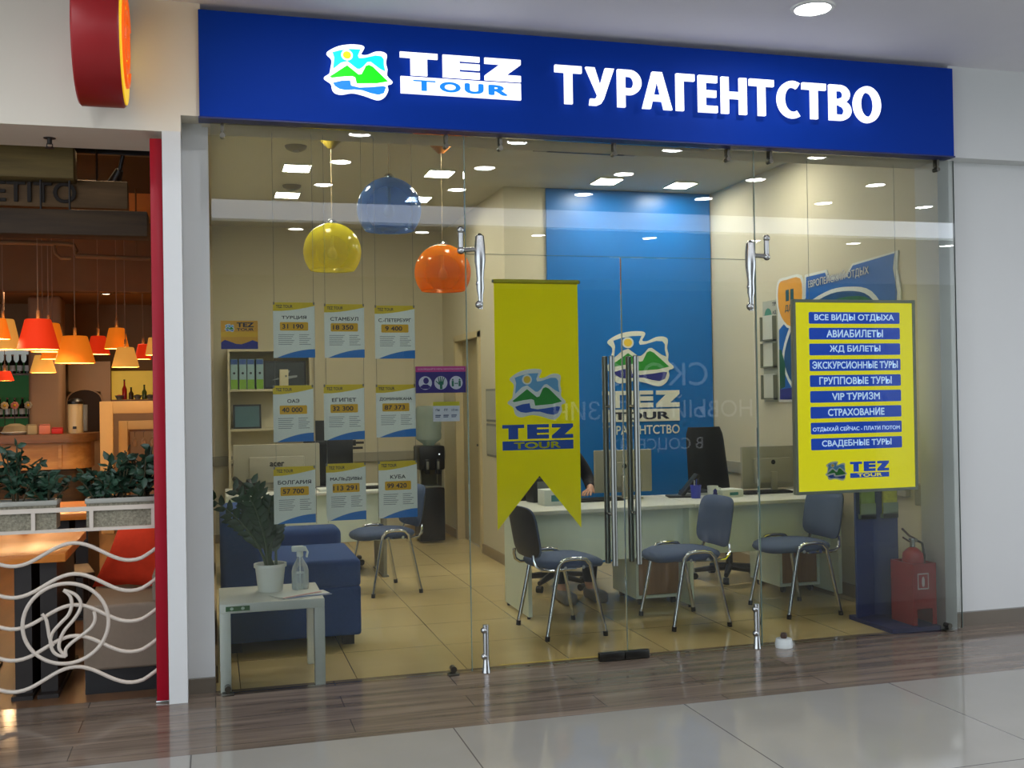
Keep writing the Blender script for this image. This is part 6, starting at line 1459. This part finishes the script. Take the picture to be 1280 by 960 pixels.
for x, c, l in ((-2.38, (226, 200, 150), 'cream rosette on the bar display, nearest the picture border'), (-2.27, (226, 140, 120), 'pink rosette on the bar display between the cream and the grey one'), (-2.12, (170, 160, 140), 'grey rosette on the bar display nearest the pillar')):
    t = thing('rosette', l, 'ornament', (x, 8.3, 1.46), 0)
    mr = mat('rosette_' + l.split()[0], c, 0.7)
    for q in range(7): MB().ball((0.028 * cos(q * 0.9), 0, 0.028 * sin(q * 0.9)), 0.02, 8, (1, .6, 1)).build('petal', mr, t)
    MB().ball((0, -0.012, 0), 0.018, 8).build('centre', M_pgold, t)
    MB().cyl((0, 0, -0.335), (0, 0, -0.03), 0.005, n=8).lathe([(0.0, -0.334), (0.05, -0.334), (0.05, -0.325), (0.0, -0.322)], n=16, cap0=False, cap1=False).build('stand', M_dkmetal, t)
yw = thing('kitchen_hatch', 'yellow lit kitchen hatch behind the cream shelf frames', 'hatch', (-0.8, 8.95, 1.48))
MB().box(-0.44, 0.6, 0.1, 0.12, 0.0, 0.4).build('lit_back', mat('lit_yellow_hatch', (216, 178, 70), 0.6, emit=0.35, noise=0.1), yw, False)
MB().box(-0.43, 0.6, -0.14, 0.1, 0.001, 0.03).build('sill', M_mid_wood, yw, False)
for k, (x, c, h, l) in enumerate(((-1.07, (150, 26, 22), 0.24, 'red bottle on the kitchen hatch sill'), (-0.99, (60, 44, 24), 0.14, 'short dark jar beside the red bottle on the hatch sill'), (-0.83, (70, 84, 40), 0.17, 'slim green bottle in the middle of the hatch sill'), (-0.7, (110, 80, 40), 0.15, 'brown bottle on the hatch sill near the red post'))):
    t = thing('hatch_bottle', l, 'bottle', (x, 8.86, 1.511))
    MB().lathe([(0.0, 0.0), (0.028, 0.0), (0.03, 0.01), (0.03, h * 0.55), (0.012, h * 0.75), (0.01, h), (0.0, h)], n=14, cap0=False, cap1=False).build('bottle_body', mat('hatch_bottle_%s' % ('red', 'dark', 'green', 'brown')[k], c, 0.2), t)
    MB().cyl((0, 0, h), (0, 0, h + 0.015), 0.012, n=8).build('cap', M_black, t)
for k, (x, c) in enumerate(((-1.13, (190, 60, 40)), (-0.91, (70, 60, 44)), (-0.76, (120, 110, 70)))):
    t = thing('bowl', ('reddish', 'dark', 'olive')[k] + ' bowl of food in front on the hatch sill', 'bowl', (x, 8.82, 1.511))
    MB().lathe([(0.0, 0.004), (0.03, 0.0), (0.055, 0.05), (0.05, 0.05), (0.028, 0.01), (0.0, 0.01)], n=18, cap0=False, cap1=False).build('bowl_body', M_grey, t)
    MB().ball((0, 0, 0.035), 0.045, 12, (1, 1, 0.6)).build('food', mat('food_%s' % ('red', 'dark', 'olive')[k], c, 0.6, noise=0.4, scale=40), t)
for (x0, x1, z1, y, wd, l) in ((-1.215, -0.2, 1.49, 7.2, 0.14, 'outer cream portal frame at the back of the restaurant'), (-1.04, -0.2, 1.26, 7.5, 0.1, 'inner cream portal frame standing behind the larger one')):
    t = thing('portal_frame', l, 'frame', (x0, y, 0))
    Mc = mat('cream_frame', (206, 168, 108), 0.6, noise=0.05)
    MB().box(0, wd, 0, 0.1, 0, z1, 0.006).build('upright', Mc, t)
    MB().box(wd, x1 - x0 - 0.02, 0, 0.1, z1 - wd, z1, 0.006).build('crosspiece', Mc, t)
gr = thing('glass_rail', 'rack of hanging wine glasses inside the inner cream frame', 'rack', (-0.72, 7.75, 1.13))
MB().box(-0.22, 0.3, -0.03, 0.03, 0.0, 0.03).build('rack_board', M_mid_wood, gr, False)
for x in (-0.22, 0.3): MB().box(x - 0.01, x + 0.01, -0.03, 0.03, -1.13, 0.0).build('rack_leg', M_mid_wood, gr, False)
g0 = thing('wine_glass', 'wine glass hanging upside down in the inner cream frame', 'wine glass', (0, 0, 0), 0, 'hanging wine glasses')
MB().lathe([(0.0, 0.0), (0.03, -0.002), (0.004, -0.008), (0.004, -0.07), (0.02, -0.085), (0.036, -0.12), (0.034, -0.16), (0.028, -0.18)], n=20, cap0=False, cap1=False).build('glass_body', shell_mat('clear_wine_glass', (220, 196, 170), 0.3), g0)
for k in range(4):
    loc = (-0.88 + 0.1 * k, 7.75, 1.129)
    if k == 0: g0.location = loc
    else: dup(g0, loc, 0, 'wine glass hanging upside down in the inner cream frame')

hd_ = thing('shop_hoarding', 'dark hoarding with pale lettering across the mall, mirrored faintly in the glass', 'hoarding', (7.6, -11.97, 0))
MB().box(-4.5, 4.5, -0.02, 0.0, 0.0, 3.3).build('board', mat('dark_hoarding', (70, 74, 84), 0.6), hd_, False)
frh = (Vector((0, 0, 0)), -VX, VZ, VY)
HM = mat('backlit_hoarding_letters', (230, 235, 245), 0.5, emit=0.6, noise=0, sampled=False)
for w_, x_, z_, h_ in (('СКОРО', 0, 1.6, 0.42), ('НОВЫЙ МАГАЗИН', 0, 1.02, 0.42), ('В СОЦСЕТЯХ', 0, 0.42, 0.26)):
    text(MB(), w_, frh, x_, z_, None, h_, 0.004, 0.0, 'c').build('lettering', HM, hd_, False)
